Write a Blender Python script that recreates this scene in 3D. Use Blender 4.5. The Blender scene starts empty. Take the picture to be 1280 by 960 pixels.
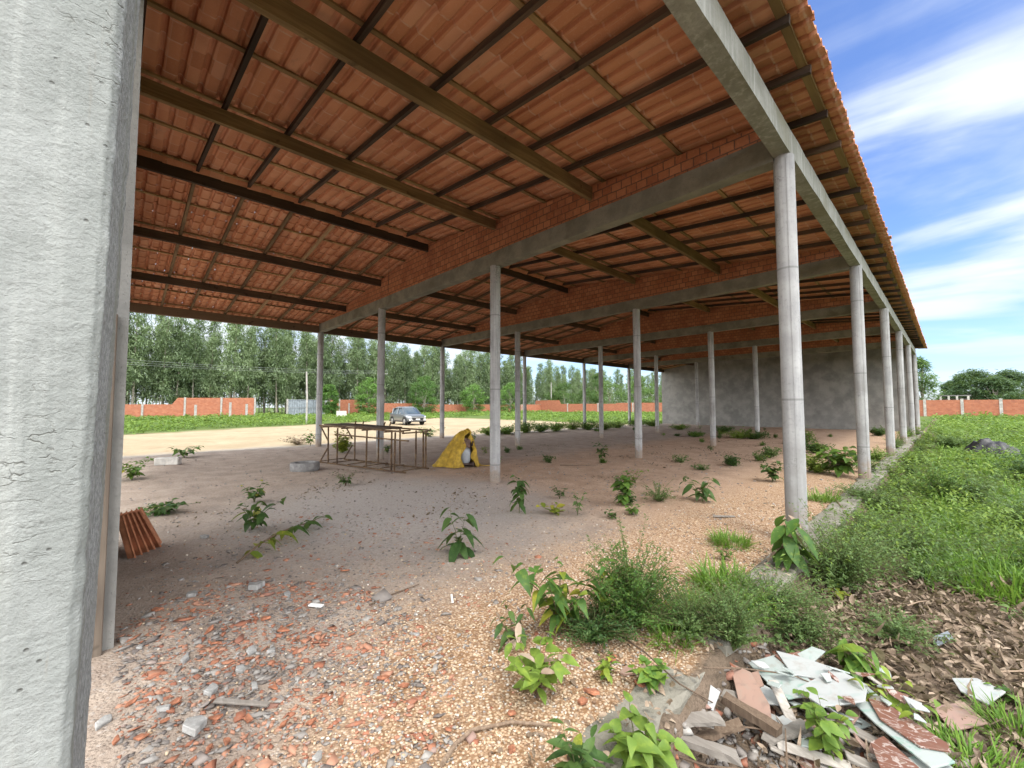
import bpy, bmesh, math, random
import numpy as np
from mathutils import Vector, Matrix, noise
random.seed(7); rng = np.random.default_rng(11)
PI = math.pi
C = bpy.context.scene.collection
scene = bpy.context.scene

# ------------------------------------------------------------------ camera
FPX, YAW, PITCH, ROLL = 517.676, -0.8093, 0.0517, -0.0012      # photo is 1280 px wide
CAM = Vector((1.169, -0.023, 1.5))
S_LAT, BAY, HB, HA = 4.95, 5.407, 4.294, 4.33                    # column spacing, bay, beam underside
_F = Vector((math.cos(PITCH)*math.sin(YAW), math.cos(PITCH)*math.cos(YAW), math.sin(PITCH)))
_R = _F.cross(Vector((0, 0, 1))).normalized(); _U = _R.cross(_F)
_c, _s = math.cos(ROLL), math.sin(ROLL)
_R, _U = _c*_R+_s*_U, -_s*_R+_c*_U
cam_d = bpy.data.cameras.new('camera'); cam = bpy.data.objects.new('camera', cam_d); C.objects.link(cam)
cam_d.sensor_width = 36; cam_d.lens = FPX/1280*36; cam_d.clip_start = 0.02; cam_d.clip_end = 3000
m = Matrix((( _R.x, _U.x, -_F.x, CAM.x), (_R.y, _U.y, -_F.y, CAM.y), (_R.z, _U.z, -_F.z, CAM.z), (0, 0, 0, 1)))
cam.matrix_world = m
scene.camera = cam

def ray(u, v): return _F + _R*((u-640)/FPX) + _U*((480-v)/FPX)
def at(u, v, z=0.0):
    d = ray(u, v); return CAM + d*((z-CAM.z)/d.z)
def atx(u, v, x):
    d = ray(u, v); return CAM + d*((x-CAM.x)/d.x)
def aty(u, v, y):
    d = ray(u, v); return CAM + d*((y-CAM.y)/d.y)

# ------------------------------------------------------------------ materials
def newmat(name):
    mt = bpy.data.materials.new(name); mt.use_nodes = True
    nt = mt.node_tree; nt.nodes.clear()
    return mt, NT(nt)
class NT:
    def __init__(s, nt): s.nt = nt; s.out = nt.nodes.new('ShaderNodeOutputMaterial')
    def n(s, typ, **kw):
        nd = s.nt.nodes.new('ShaderNode'+typ)
        for k, v in kw.items():
            if k.startswith('_'): setattr(nd, k[1:], v)
        for k, v in kw.items():
            if not k.startswith('_'):
                i = nd.inputs[int(k[1:])] if k[0] == 'i' and k[1:].isdigit() else nd.inputs[k.replace('_', ' ')]
                s.set(i, v)
        return nd
    def set(s, i, v):
        if isinstance(v, bpy.types.NodeSocket): s.nt.links.new(v, i)
        elif isinstance(v, bpy.types.Node): s.nt.links.new(v.outputs[0], i)
        else:
            if isinstance(v, (tuple, list)) and len(v) == 3 and i.type == 'RGBA': v = (*v, 1)
            i.default_value = v
    def pos(s, obj=False):
        return s.n('TexCoord').outputs['Object'] if obj else s.n('NewGeometry').outputs['Position']
    def noise(s, vec, scale, detail=4, rough=.55, dist=0, col=False):
        nd = s.n('TexNoise', Vector=vec, Scale=scale, Detail=detail, Roughness=rough, Distortion=dist)
        return nd.outputs['Color' if col else 'Fac']
    def vor(s, vec, scale, feat='F1', out='Distance', rnd=1.0):
        nd = s.n('TexVoronoi', _feature=feat, Vector=vec, Scale=scale, Randomness=rnd)
        return nd.outputs[out]
    def ramp(s, fac, stops, interp='LINEAR'):
        nd = s.n('ValToRGB', Fac=fac); cr = nd.color_ramp; cr.interpolation = interp
        while len(cr.elements) < len(stops): cr.elements.new(.5)
        for e, (p, c) in zip(cr.elements, stops):
            e.position = p; e.color = (*c, 1) if not isinstance(c, (int, float)) else (c, c, c, 1)
        return nd.outputs['Color']
    def mix(s, fac, a, b, blend='MIX'):
        nd = s.n('Mix', _data_type='RGBA', _blend_type=blend); 
        s.set(nd.inputs[0], fac); s.set(nd.inputs[6], a); s.set(nd.inputs[7], b)
        return nd.outputs[2]
    def math(s, op, a, b=0.0, c=0.0, clamp=False):
        nd = s.n('Math', _operation=op, _use_clamp=clamp); s.set(nd.inputs[0], a); s.set(nd.inputs[1], b); s.set(nd.inputs[2], c)
        return nd.outputs[0]
    def map(s, v, a, b, c=0.0, d=1.0, smooth=True):
        nd = s.n('MapRange', _interpolation_type='SMOOTHSTEP' if smooth else 'LINEAR')
        for i, x in enumerate((v, a, b, c, d)): s.set(nd.inputs[i], x)
        return nd.outputs[0]
    def scalev(s, v, k):
        nd = s.n('VectorMath', _operation='MULTIPLY'); s.set(nd.inputs[0], v); nd.inputs[1].default_value = k
        return nd.outputs[0]
    def bump(s, h, dist=.01, strength=1.0, normal=None):
        nd = s.n('Bump', Height=h, Distance=dist, Strength=strength)
        if normal: s.set(nd.inputs['Normal'], normal)
        return nd.outputs[0]
    def pbsdf(s, col, rough=.8, normal=None, metal=0.0, spec=.3, **kw):
        nd = s.n('BsdfPrincipled', Base_Color=col, Roughness=rough, Metallic=metal)
        nd.inputs['Specular IOR Level'].default_value = spec
        if normal is not None: s.set(nd.inputs['Normal'], normal)
        for k, v in kw.items(): s.set(nd.inputs[k.replace('_', ' ')], v)
        s.nt.links.new(nd.outputs[0], s.out.inputs[0]); return nd

def mat_concrete(name, base, dark, light, scale=1.0, bump=.004, streak=True, obj=False, stain=None):
    mt, t = newmat(name); p = t.pos(obj)
    n1 = t.noise(p, 2.2*scale, 6, .6); n2 = t.noise(p, 30*scale, 5, .65); 
    st = t.noise(t.scalev(p, (14, 14, .7)), 1.0, 4, .6)
    c = t.mix(t.map(n1, .35, .65), dark, base)
    c = t.mix(t.map(st, .45, .75) if streak else .0, c, light)
    c = t.mix(t.math('MULTIPLY', t.map(n2, .5, .75), .5), c, tuple(x*.55 for x in base))
    if stain:
        c = t.mix(t.math('MULTIPLY', t.map(t.noise(p, .9, 5, .65), .5, .68), .75), c, stain)
    pit = t.map(t.vor(p, 60*scale), .0, .18)
    c = t.mix(t.math('MULTIPLY', t.math('SUBTRACT', 1.0, pit), .45), c, tuple(x*.35 for x in base))
    if name == 'column_concrete':
        zz = t.n('SeparateXYZ', i0=p).outputs[2]; nz = t.noise(p, 7, 5, .65); rnd = t.n('ObjectInfo').outputs['Random']
        c = t.mix(t.math('MULTIPLY', t.map(t.math('ADD', zz, t.math('MULTIPLY', nz, -.9)), .0, -.38), .75), c, (.26, .19, .135))
        zr = t.math('ABSOLUTE', t.math('SUBTRACT', t.math('FRACT', t.math('DIVIDE', t.math('ADD', zz, t.math('MULTIPLY', rnd, .8)), 1.47)), .5))
        c = t.mix(t.math('MULTIPLY', t.map(zr, .012, .003), .55), c, (.13, .13, .125))
        hc = t.math('MULTIPLY', t.map(t.noise(p, 2.6, 4, .6), .56, .66), t.map(t.noise(p, 60, 3, .6), .48, .6)); c = t.mix(t.math('MULTIPLY', hc, .65), c, (.15, .148, .14))
        wet = t.map(t.noise(t.scalev(p, (9, 9, .35)), 1.3, 4, .6), .55, .7); c = t.mix(t.math('MULTIPLY', wet, .5), c, (.20, .195, .185))
    h = t.math('ADD', t.math('MULTIPLY', n2, .6), t.math('MULTIPLY', pit, .4))
    t.pbsdf(c, .92, t.bump(h, bump, .8), spec=.15); return mt

M = {}
M['column'] = mat_concrete('column_concrete', (.37, .37, .365), (.28, .28, .28), (.47, .47, .465), 1.0, .004, stain=(.24, .235, .225))
M['edgebeam'] = mat_concrete('edge_beam_concrete', (.31, .31, .28), (.22, .22, .19), (.40, .40, .37), 1.2, .006, stain=(.20, .19, .14))
M['beam'] = mat_concrete('beam_concrete', (.26, .25, .205), (.18, .175, .145), (.34, .325, .27), 1.2, .006, streak=False, stain=(.13, .12, .09))
M['kerb'] = mat_concrete('kerb_concrete', (.27, .255, .215), (.17, .16, .13), (.36, .34, .30), 1.5, .02, streak=False, stain=(.12, .115, .075))
M['endwall'] = mat_concrete('end_wall_plaster', (.27, .265, .245), (.20, .197, .185), (.34, .33, .305), .9, .012, streak=False, stain=(.15, .148, .14))

def mat_pillar():
    mt, t = newmat('pillar_plaster'); p = t.pos()
    big = t.noise(p, 3, 5, .6); fine = t.noise(p, 90, 6, .7); mid = t.noise(t.scalev(p, (1, 1, 2.2)), 22, 5, .6, .6)
    # thin wandering horizontal cracks and chips in the plaster
    wp = t.n('VectorMath', _operation='ADD'); t.set(wp.inputs[0], t.scalev(p, (11, 9, 34))); t.set(wp.inputs[1], t.scalev(t.noise(p, 14, 4, .6, 0, True), (1.1, 1.1, 1.1)))
    ck = t.vor(wp.outputs[0], 1.0, 'DISTANCE_TO_EDGE')
    gate = t.math('MULTIPLY', t.map(t.noise(p, 4, 3, .5), .50, .62), .6)
    crack = t.math('MULTIPLY', t.math('MULTIPLY', t.map(ck, .0, .035, 1, 0), gate), t.map(t.noise(p, 40, 2), .45, .55))
    yy = t.n('SeparateXYZ', i0=p)
    edge = t.map(t.math('ADD', yy.outputs[1], t.math('MULTIPLY', mid, .02)), -.042, -.022)
    edge = t.math('MAXIMUM', edge, t.map(t.math('ADD', yy.outputs[0], t.math('MULTIPLY', mid, .02)), .145, .13))
    c = t.mix(t.map(big, .3, .7), (.235, .25, .235), (.345, .36, .345))
    c = t.mix(t.map(t.noise(t.scalev(p, (30, 30, 1.2)), 1.0, 3, .5), .5, .72), c, (.37, .385, .365))
    c = t.mix(t.math('MULTIPLY', t.map(fine, .5, .72), .35), c, (.20, .20, .19))
    c = t.mix(t.math('MULTIPLY', edge, .8), c, t.mix(t.map(fine, .42, .6), (.20, .205, .21), (.40, .41, .42)))
    c = t.mix(t.math('MULTIPLY', crack, .6), c, (.18, .175, .15))
    damp = t.map(t.noise(t.scalev(p, (5, 5, .55)), 1.6, 6, .65), .48, .66); c = t.mix(t.math('MULTIPLY', damp, .7), c, (.225, .232, .195))
    rust = t.math('MULTIPLY', t.map(t.noise(t.scalev(p, (16, 16, 1)), 2.0, 5, .6), .62, .74), .35); c = t.mix(rust, c, (.27, .215, .16))
    pit = t.map(t.vor(p, 38), .05, .16, 1, 0); pit = t.math('MULTIPLY', pit, t.map(t.noise(p, 9, 3), .5, .62)); c = t.mix(t.math('MULTIPLY', pit, .7), c, (.13, .13, .12))
    h = t.math('ADD', t.math('MULTIPLY', fine, .6), t.math('MULTIPLY', mid, .35)); h = t.math('SUBTRACT', h, t.math('ADD', t.math('MULTIPLY', crack, .5), t.math('MULTIPLY', pit, .4)))
    t.pbsdf(c, .95, t.bump(h, .012, .8), spec=.1); return mt
M['pillar'] = mat_pillar()

def mat_wood(name, a, b, axis, scale=1.0, dark=None):
    mt, t = newmat(name); p = t.pos(); rnd = t.n('ObjectInfo').outputs['Random']
    k = [22*scale]*3; k[axis] = 1.2*scale
    g = t.noise(t.scalev(p, tuple(k)), 1.0, 5, .65, .3); l = t.noise(p, .8, 3)
    c = t.mix(t.map(g, .35, .68), a, b)
    c = t.mix(t.math('MULTIPLY', t.map(l, .42, .62), .6), c, dark or tuple(x*.5 for x in a)); c = t.mix(t.math('MULTIPLY', t.map(rnd, .2, 1.0), .6), c, tuple(x*.42 for x in a)); c = t.mix(t.math('MULTIPLY', t.map(rnd, .16, .0), .6), c, tuple(min(1, x*1.35) for x in b)); kn = t.map(t.noise(p, 5, 3, .5), .66, .72); c = t.mix(t.math('MULTIPLY', kn, .6), c, tuple(x*.3 for x in a))
    t.pbsdf(c, .85, t.bump(g, .004, .6), spec=.15); return mt
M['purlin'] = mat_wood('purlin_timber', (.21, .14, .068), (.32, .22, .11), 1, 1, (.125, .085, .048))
M['rafter'] = mat_wood('shaded_rafter_timber', (.065, .045, .034), (.12, .08, .052), 0, 1, (.035, .027, .023))  # open-side slope: shade on the rafter sides put into the colour
M['litrafter'] = mat_wood('lit_rafter_timber', (.20, .135, .075), (.33, .23, .13), 0, 1, (.10, .07, .048))  # yard-side slope: same rafters, light from the side painted into the colour
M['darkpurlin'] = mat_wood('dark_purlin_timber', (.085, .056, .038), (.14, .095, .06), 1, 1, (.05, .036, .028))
M['batten'] = mat_wood('batten_timber', (.29, .19, .085), (.40, .27, .13), 1, 1, (.17, .11, .06))
M['eavebeam'] = mat_wood('eave_timber', (.10, .07, .048), (.15, .105, .07), 1, 1, (.06, .045, .035))
M['board'] = mat_wood('door_board', (.15, .12, .095), (.22, .18, .14), 2, 1)
M['greywood'] = mat_wood('weathered_wood', (.27, .245, .215), (.42, .39, .35), 0, 2.0, (.15, .13, .11))
M['stick'] = mat_wood('dry_twig', (.17, .12, .085), (.28, .21, .15), 2, 3)

def mat_tile():
    mt, t = newmat('clay_roof_tile'); p = t.pos()
    x = t.n('SeparateXYZ', i0=p)
    fx = t.math('DIVIDE', t.math('ADD', x.outputs[0], 7.425), .329); fy = t.math('DIVIDE', t.math('ADD', x.outputs[1], .9), .19); cx = t.math('FLOOR', fx); cy = t.math('FLOOR', fy)
    cell = t.n('CombineXYZ', X=cx, Y=cy)
    wn = t.n('TexWhiteNoise', _noise_dimensions='2D', Vector=cell).outputs['Value']
    c = t.ramp(wn, [(0, (.46, .195, .10)), (.3, (.52, .228, .118)), (.7, (.57, .258, .138)), (1, (.61, .31, .185))])
    n1 = t.noise(p, 1.3, 4); c = t.mix(t.math('MULTIPLY', t.map(n1, .45, .7), .4), c, (.36, .14, .08))
    ex = t.math('ABSOLUTE', t.math('SUBTRACT', t.math('FRACT', t.math('ADD', fx, t.math('MULTIPLY', t.noise(p, 30, 2), .06))), .5)); ey = t.math('ABSOLUTE', t.math('SUBTRACT', t.math('FRACT', fy), .5))
    lime = t.math('MULTIPLY', t.math('MAXIMUM', t.map(ex, .455, .49), t.math('MULTIPLY', t.map(ey, .465, .49), .4)), t.map(t.noise(p, 7, 3), .35, .6)); c = t.mix(t.math('MULTIPLY', lime, .7), c, (.58, .40, .30))
    c = t.mix(t.math('MULTIPLY', t.map(t.noise(p, 45, 4, .6), .5, .8), .3), c, (.60, .36, .25)); c = t.mix(t.math('MULTIPLY', t.map(t.noise(t.scalev(p, (.8, 3, 1)), 2.2, 5, .65), .6, .74), .4), c, (.20, .105, .075))
    t.pbsdf(c, .85, t.bump(t.noise(p, 60, 3), .002, .5), spec=.2); return mt
M['tile'] = mat_tile()

def mat_brick(name, axis, bw=.165, bh=.125, cols=((.33, .125, .062), (.47, .20, .10)), mortar=(.15, .085, .06), msize=.009, blotch=(.23, .09, .055)):
    mt, t = newmat(name); p = t.pos(); s = t.n('SeparateXYZ', i0=p)
    v = t.n('CombineXYZ', X=s.outputs[axis], Y=s.outputs[2])
    wob = t.n('VectorMath', _operation='ADD'); t.set(wob.inputs[0], v.outputs[0]); t.set(wob.inputs[1], t.scalev(t.noise(p, 5, 2, .5, 0, True), (.02, .02, 0)))
    b = t.n('TexBrick', Vector=wob.outputs[0], Scale=1.0, Color1=cols[0], Color2=cols[1], Mortar=mortar, Mortar_Size=msize, Mortar_Smooth=.3, Brick_Width=bw, Row_Height=bh, Bias=0.0)
    n1 = t.noise(p, 1.7, 5, .6); n2 = t.noise(p, 25, 4)
    c = t.mix(t.math('MULTIPLY', t.map(n1, .45, .7), .55), b.outputs[0], blotch)
    c = t.mix(t.math('MULTIPLY', t.map(n2, .5, .75), .35), c, tuple(min(1, x*1.35) for x in cols[1]))
    h = t.math('SUBTRACT', t.math('MULTIPLY', n2, .3), b.outputs['Fac'])
    t.pbsdf(c, .9, t.bump(h, .008, .7), spec=.12); return mt
M['brick'] = mat_brick('gable_brick', 0)
M['farbrick_side'] = mat_brick('boundary_brick_side', 1, .3, .2, ((.33, .11, .06), (.43, .175, .10)), (.27, .16, .12), .012, (.30, .13, .085))
M['farbrick_back'] = mat_brick('boundary_brick_back', 0, .3, .2, ((.30, .105, .06), (.39, .155, .09)), (.25, .15, .11), .012, (.24, .10, .07))

def mat_simple(name, col, rough=.6, metal=0.0, var=.25, scale=6.0, bump=0.0, spec=.3, obj=True):
    mt, t = newmat(name); p = t.pos(obj); n1 = t.noise(p, scale, 5, .6)
    c = t.mix(t.map(n1, .35, .7), tuple(x*(1-var) for x in col), tuple(min(1, x*(1+var)) for x in col))
    t.pbsdf(c, rough, t.bump(t.noise(p, scale*6, 3), bump, .7) if bump else None, metal, spec); return mt
def mat_rust():
    mt, t = newmat('rusty_steel'); p = t.pos(); n1 = t.noise(p, 9, 5, .65)
    c = t.ramp(n1, [(.3, (.05, .03, .02)), (.5, (.10, .06, .032)), (.62, (.17, .11, .055)), (.75, (.13, .11, .08))])
    t.pbsdf(c, .8, t.bump(n1, .004, .5), .2, .3); return mt
M['rust'] = mat_rust()
def mat_leaf(name, stops, trans=.35, rough=.5):
    mt, t = newmat(name); a = t.n('Attribute', _attribute_name='v').outputs['Fac']
    c = t.ramp(a, stops); n0 = t.noise(t.pos(), 28, 4, .6); n1 = t.noise(t.pos(), 90, 3, .6)
    c = t.mix(t.math('MULTIPLY', t.map(n0, .45, .75), .5), c, tuple(min(1, q*1.5) for q in stops[-1][1])); c = t.mix(t.math('MULTIPLY', t.map(n1, .6, .8), .4), c, tuple(q*.6 for q in stops[0][1]))
    if name in ('eucalyptus_leaf', 'bright_tree_leaf', 'broad_tree_leaf', 'dark_tree_leaf', 'weed_leaf'):
        rd = t.n('ObjectInfo').outputs['Random']; c = t.mix(t.math('MULTIPLY', t.map(rd, .4, 1.0), .5), c, tuple(q*1.25 for q in stops[-1][1])); c = t.mix(t.math('MULTIPLY', t.map(rd, .4, .0), .4), c, tuple(q*1.1 for q in stops[0][1]))
    p1 = t.n('BsdfPrincipled', Base_Color=c, Roughness=rough); p1.inputs['Specular IOR Level'].default_value = .25
    tr = t.n('BsdfTranslucent', Color=t.mix(.35, c, (.30, .42, .05)))
    mx = t.n('MixShader', i0=trans, i1=p1.outputs[0], i2=tr.outputs[0])
    t.nt.links.new(mx.outputs[0], t.out.inputs[0]); return mt
M['leaf'] = mat_leaf('weed_leaf', [(0, (.035, .085, .02)), (.5, (.07, .155, .035)), (.85, (.12, .23, .045)), (1, (.22, .28, .04))])
M['darkleaf'] = mat_leaf('dark_weed_leaf', [(0, (.022, .055, .018)), (.6, (.045, .10, .03)), (1, (.09, .15, .04))])
M['greyleaf'] = mat_leaf('fine_weed_leaf', [(0, (.055, .10, .035)), (.6, (.10, .17, .055)), (1, (.16, .235, .075))])
M['grass'] = mat_leaf('grass_blade', [(0, (.06, .13, .02)), (.5, (.11, .23, .03)), (1, (.19, .31, .05))])
M['yellowleaf'] = mat_leaf('yellowing_leaf', [(0, (.09, .14, .02)), (.6, (.17, .22, .03)), (1, (.40, .36, .05))])
M['field'] = mat_leaf('field_leaf', [(0, (.05, .10, .025)), (.35, (.10, .18, .035)), (.75, (.17, .26, .05)), (1, (.24, .32, .06))])
M['dry'] = mat_leaf('dry_leaf', [(0, (.07, .05, .035)), (.4, (.16, .115, .08)), (.8, (.27, .20, .145)), (1, (.40, .32, .24))], .12, .7)
M['euc'] = mat_leaf('eucalyptus_leaf', [(0, (.085, .13, .07)), (.5, (.15, .21, .11)), (1, (.24, .31, .17))])
M['tree'] = mat_leaf('broad_tree_leaf', [(0, (.04, .085, .03)), (.5, (.075, .145, .045)), (1, (.13, .21, .06))])
M['walltree'] = mat_leaf('bright_tree_leaf', [(0, (.045, .11, .03)), (.5, (.085, .185, .045)), (1, (.15, .27, .07))])
M['darktree'] = mat_leaf('dark_tree_leaf', [(0, (.02, .045, .022)), (.6, (.045, .085, .04)), (1, (.075, .125, .055))])
M['bark'] = mat_simple('pale_bark', (.30, .27, .22), .9, 0, .3, 3)
M['stem'] = mat_simple('green_stem', (.12, .13, .05), .8, 0, .3, 5)
M['brownstem'] = mat_simple('brown_stem', (.16, .11, .07), .85, 0, .3, 5)

def mat_ground():
    mt, t = newmat('ground_soil'); p = t.pos(); s = t.n('SeparateXYZ', i0=p); X, Y = s.outputs[0], s.outputs[1]
    nb = t.noise(p, .45, 5, .6); nm = t.noise(p, 2.5, 5, .6); nf = t.noise(p, 30, 5, .7); nff = t.noise(p, 120, 3, .7)
    wig = t.math('MULTIPLY', t.math('SUBTRACT', nb, .5), 3.0); wig2 = t.math('MULTIPLY', t.math('SUBTRACT', nm, .5), .9)
    peb = t.n('TexVoronoi', Vector=p, Scale=62.0); pebd = peb.outputs['Distance']; pebc = t.n('SeparateColor', i0=peb.outputs['Color']).outputs[0]
    peb2 = t.n('TexVoronoi', Vector=p, Scale=24.0); peb2d = peb2.outputs['Distance']; peb2c = t.n('SeparateColor', i0=peb2.outputs['Color']).outputs[1]
    # grey dusty cement soil of the floor
    grey = t.mix(t.map(nm, .3, .7), (.295, .235, .19), (.415, .34, .275))
    grey = t.mix(t.math('MULTIPLY', t.map(nf, .45, .7), .55), grey, (.17, .135, .11))
    grey = t.mix(t.math('MULTIPLY', t.map(pebc, .8, .95), .5), grey, (.42, .38, .34))
    # reddish brown soil deeper inside
    red = t.mix(t.map(nm, .3, .7), (.40, .275, .19), (.52, .375, .27)); red = t.mix(t.math('MULTIPLY', t.map(nf, .45, .68), .6), red, (.19, .122, .083))
    # orange pebbly gravel along the open side
    grav = t.ramp(pebc, [(0, (.25, .165, .105)), (.3, (.39, .27, .175)), (.6, (.51, .365, .24)), (.85, (.61, .48, .345)), (1, (.56, .50, .43))])
    grav = t.mix(t.map(pebd, .35, .75), grav, (.24, .14, .075))
    grav = t.mix(t.math('MULTIPLY', t.map(nm, .5, .7), .45), grav, (.34, .24, .165))
    # pale sand of the yard
    sand = t.mix(t.map(nb, .3, .7), (.315, .25, .16), (.39, .315, .21)); sand = t.mix(t.math('MULTIPLY', t.map(nm, .5, .7), .4), sand, (.24, .17, .10))
    pale = t.mix(t.map(nm, .3, .7), (.27, .24, .20), (.35, .315, .27))
    soil = t.mix(t.map(nm, .3, .7), (.11, .085, .06), (.18, .135, .10)); soil = t.mix(t.math('MULTIPLY', t.map(nf, .45, .7), .6), soil, (.07, .055, .04))
    green = t.mix(t.map(nm, .3, .7), (.07, .105, .03), (.12, .16, .045))
    # masks
    far = t.map(t.math('ADD', Y, wig2), 3.6, 6.0)
    c = t.mix(far, grey, red)
    leftgrey = t.map(t.math('ADD', X, wig), -6.2, -8.2); c = t.mix(leftgrey, c, grey)
    dust = t.math('MULTIPLY', t.map(t.math('ADD', t.n('VectorMath', _operation='DISTANCE', i0=p, i1=(-4.7, 3.2, 0)).outputs['Value'], t.math('MULTIPLY', wig2, 1.6)), 3.2, 1.0), .85)
    c = t.mix(dust, c, t.mix(t.map(nf, .4, .7), (.45, .42, .39), (.35, .32, .295)))
    gm = t.map(t.math('ADD', X, t.math('ADD', wig2, t.math('MULTIPLY', t.map(Y, .2, 1.6, 1, 0), -1.0))), -2.1, -1.1)
    gm = t.math('MULTIPLY', gm, t.map(Y, 14, 20, 1, .5))
    c = t.mix(gm, c, grav)
    yard = t.map(t.math('ADD', X, t.math('MULTIPLY', wig2, 1.3)), -14.6, -16.4); c = t.mix(yard, c, pale)
    yard2 = t.map(t.math('ADD', X, wig), -17.5, -19.5); c = t.mix(yard2, c, sand)
    gl = t.math('ADD', t.math('ADD', X, t.math('MULTIPLY', Y, .48)), t.math('MULTIPLY', wig, 1.3))
    c = t.mix(t.map(gl, -31.5, -34.5), c, green)
    c = t.mix(t.map(t.math('ADD', Y, wig), 33, 36), c, green)
    c = t.mix(t.map(t.math('ADD', X, t.math('MULTIPLY', wig2, .10)), .07, .15), c, soil)
    c = t.mix(t.math('MULTIPLY', t.map(X, .3, 1.0), t.map(t.math('ADD', Y, wig2), 5.5, 8.0)), c, green)
    dirt = t.math('MULTIPLY', t.map(gl, -150, -160), 1.0)
    h = t.math('ADD', t.math('MULTIPLY', nf, .5), t.math('ADD', t.math('MULTIPLY', t.map(pebd, 0, .7, 1, 0), .35), t.math('MULTIPLY', nff, .15)))
    t.pbsdf(c, .95, t.bump(h, .018, 1.0), spec=.1); return mt
M['ground'] = mat_ground()
def mat_var(name, stops, rough=.85, bump=.003, spec=.2):
    mt, t = newmat(name); a = t.n('Attribute', _attribute_name='v').outputs['Fac']; p = t.pos()
    c = t.ramp(a, stops); n1 = t.noise(p, 40, 4)
    c = t.mix(t.math('MULTIPLY', t.map(n1, .45, .7), .35), c, (.20, .17, .14))
    t.pbsdf(c, rough, t.bump(n1, bump, .6), spec=spec); return mt
M['pebble'] = mat_var('pebbles', [(0, (.19, .12, .08)), (.25, (.34, .225, .14)), (.55, (.46, .335, .22)), (.8, (.56, .455, .32)), (.95, (.60, .56, .50)), (1, (.22, .20, .19))], .7)
M['rubble'] = mat_var('brick_rubble', [(0, (.14, .12, .11)), (.35, (.25, .23, .21)), (.5, (.34, .325, .30)), (.55, (.26, .10, .06)), (.8, (.36, .165, .10)), (1, (.42, .225, .15))])
M['shard'] = mat_simple('broken_clay', (.36, .155, .09), .85, 0, .45, 22, .003, .15)
M['greychunk'] = mat_simple('mortar_chunk', (.33, .325, .31), .9, 0, .3, 14, .006, .15)
M['clay'] = mat_simple('spare_clay_tile', (.40, .165, .085), .8, 0, .3, 9, .002, .2)
M['tarp'] = mat_simple('yellow_tarp', (.40, .26, .03), .6, 0, .3, 9, .008, .3)
M['greymetal'] = mat_simple('grey_painted_metal', (.33, .35, .37), .5, .1, .15, 6)
M['darkmetal'] = mat_simple('dark_machine_metal', (.09, .06, .05), .7, .2, .4, 12, .003)
M['pinkish'] = mat_simple('dull_rusty_paint', (.16, .10, .075), .7, .1, .3, 12)
M['ring'] = mat_simple('dusty_grey_cement', (.20, .195, .19), .95, 0, .3, 7, .006, .1)
M['block'] = mat_simple('pale_cement_block', (.48, .46, .42), .95, 0, .2, 7, .005, .1)
M['post'] = mat_simple('pale_cement_post', (.36, .345, .32), .95, 0, .2, 4, .004, .1)
M['black'] = mat_simple('black_plastic', (.022, .022, .025), .45, 0, .4, 5, .01, .5)
M['gate'] = mat_simple('grey_sheet_gate', (.24, .27, .30), .6, .2, .2, 2)
M['white'] = mat_simple('white_paint', (.74, .74, .72), .7, 0, .08, 3)
M['wire'] = mat_simple('power_cable', (.42, .43, .44), .6, .3, .1, 3)
def mat_ceramic(name, a, b):
    mt, t = newmat(name); p = t.pos(True); n1 = t.noise(p, 7, 5, .6, 2.0)
    c = t.mix(t.map(n1, .5, .66), a, b)
    if 'marbled' in name: c = t.mix(t.math('MULTIPLY', t.map(t.math('ABSOLUTE', t.math('SUBTRACT', t.noise(t.scalev(p, (1, 2.2, 1)), 9, 3, .5, 1.2), .5)), .022, .006), .8), a, (.42, .36, .33))
    d = t.noise(t.pos(), 18, 5, .65); c = t.mix(t.math('MULTIPLY', t.map(d, .5, .72), .45), c, (.25, .21, .17))
    t.pbsdf(c, .4, None, 0, .4); return mt
M['cer_white'] = mat_ceramic('white_glazed_tile', (.34, .38, .365), (.22, .34, .29))
M['cer_plain'] = mat_ceramic('plain_white_tile', (.36, .375, .37), (.31, .35, .34))
M['cer_red'] = mat_ceramic('brown_marbled_tile', (.17, .08, .055), (.30, .21, .17))
M['cer_back'] = mat_ceramic('pinkish_tile_back', (.29, .19, .15), (.23, .155, .125))
M['paint'] = None
def mat_car():
    mt, t = newmat('graphite_car_paint'); t.pbsdf((.17, .185, .20), .3, None, .55, .5, Coat_Weight=.7, Coat_Roughness=.08); return mt
M['paint'] = mat_car()
M['glass'] = mat_simple('car_glass', (.055, .075, .09), .06, 0, .05, 2, 0, .9)
M['rubber'] = mat_simple('tyre_rubber', (.02, .02, .02), .85, 0, .2, 9)
M['alloy'] = mat_simple('alloy_rim', (.50, .51, .53), .3, .8, .05, 3)
M['chrome'] = mat_simple('bright_trim', (.70, .71, .72), .2, .8, .05, 3)
M['lamp'] = mat_simple('headlight_glass', (.75, .78, .80), .12, .2, .05, 3, 0, .8)
M['blacktrim'] = mat_simple('black_trim', (.025, .025, .028), .5, 0, .2, 4)

M['seam'] = mat_simple('seam_grout', (.15, .15, .145), .95, 0, .3, 9)

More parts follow.
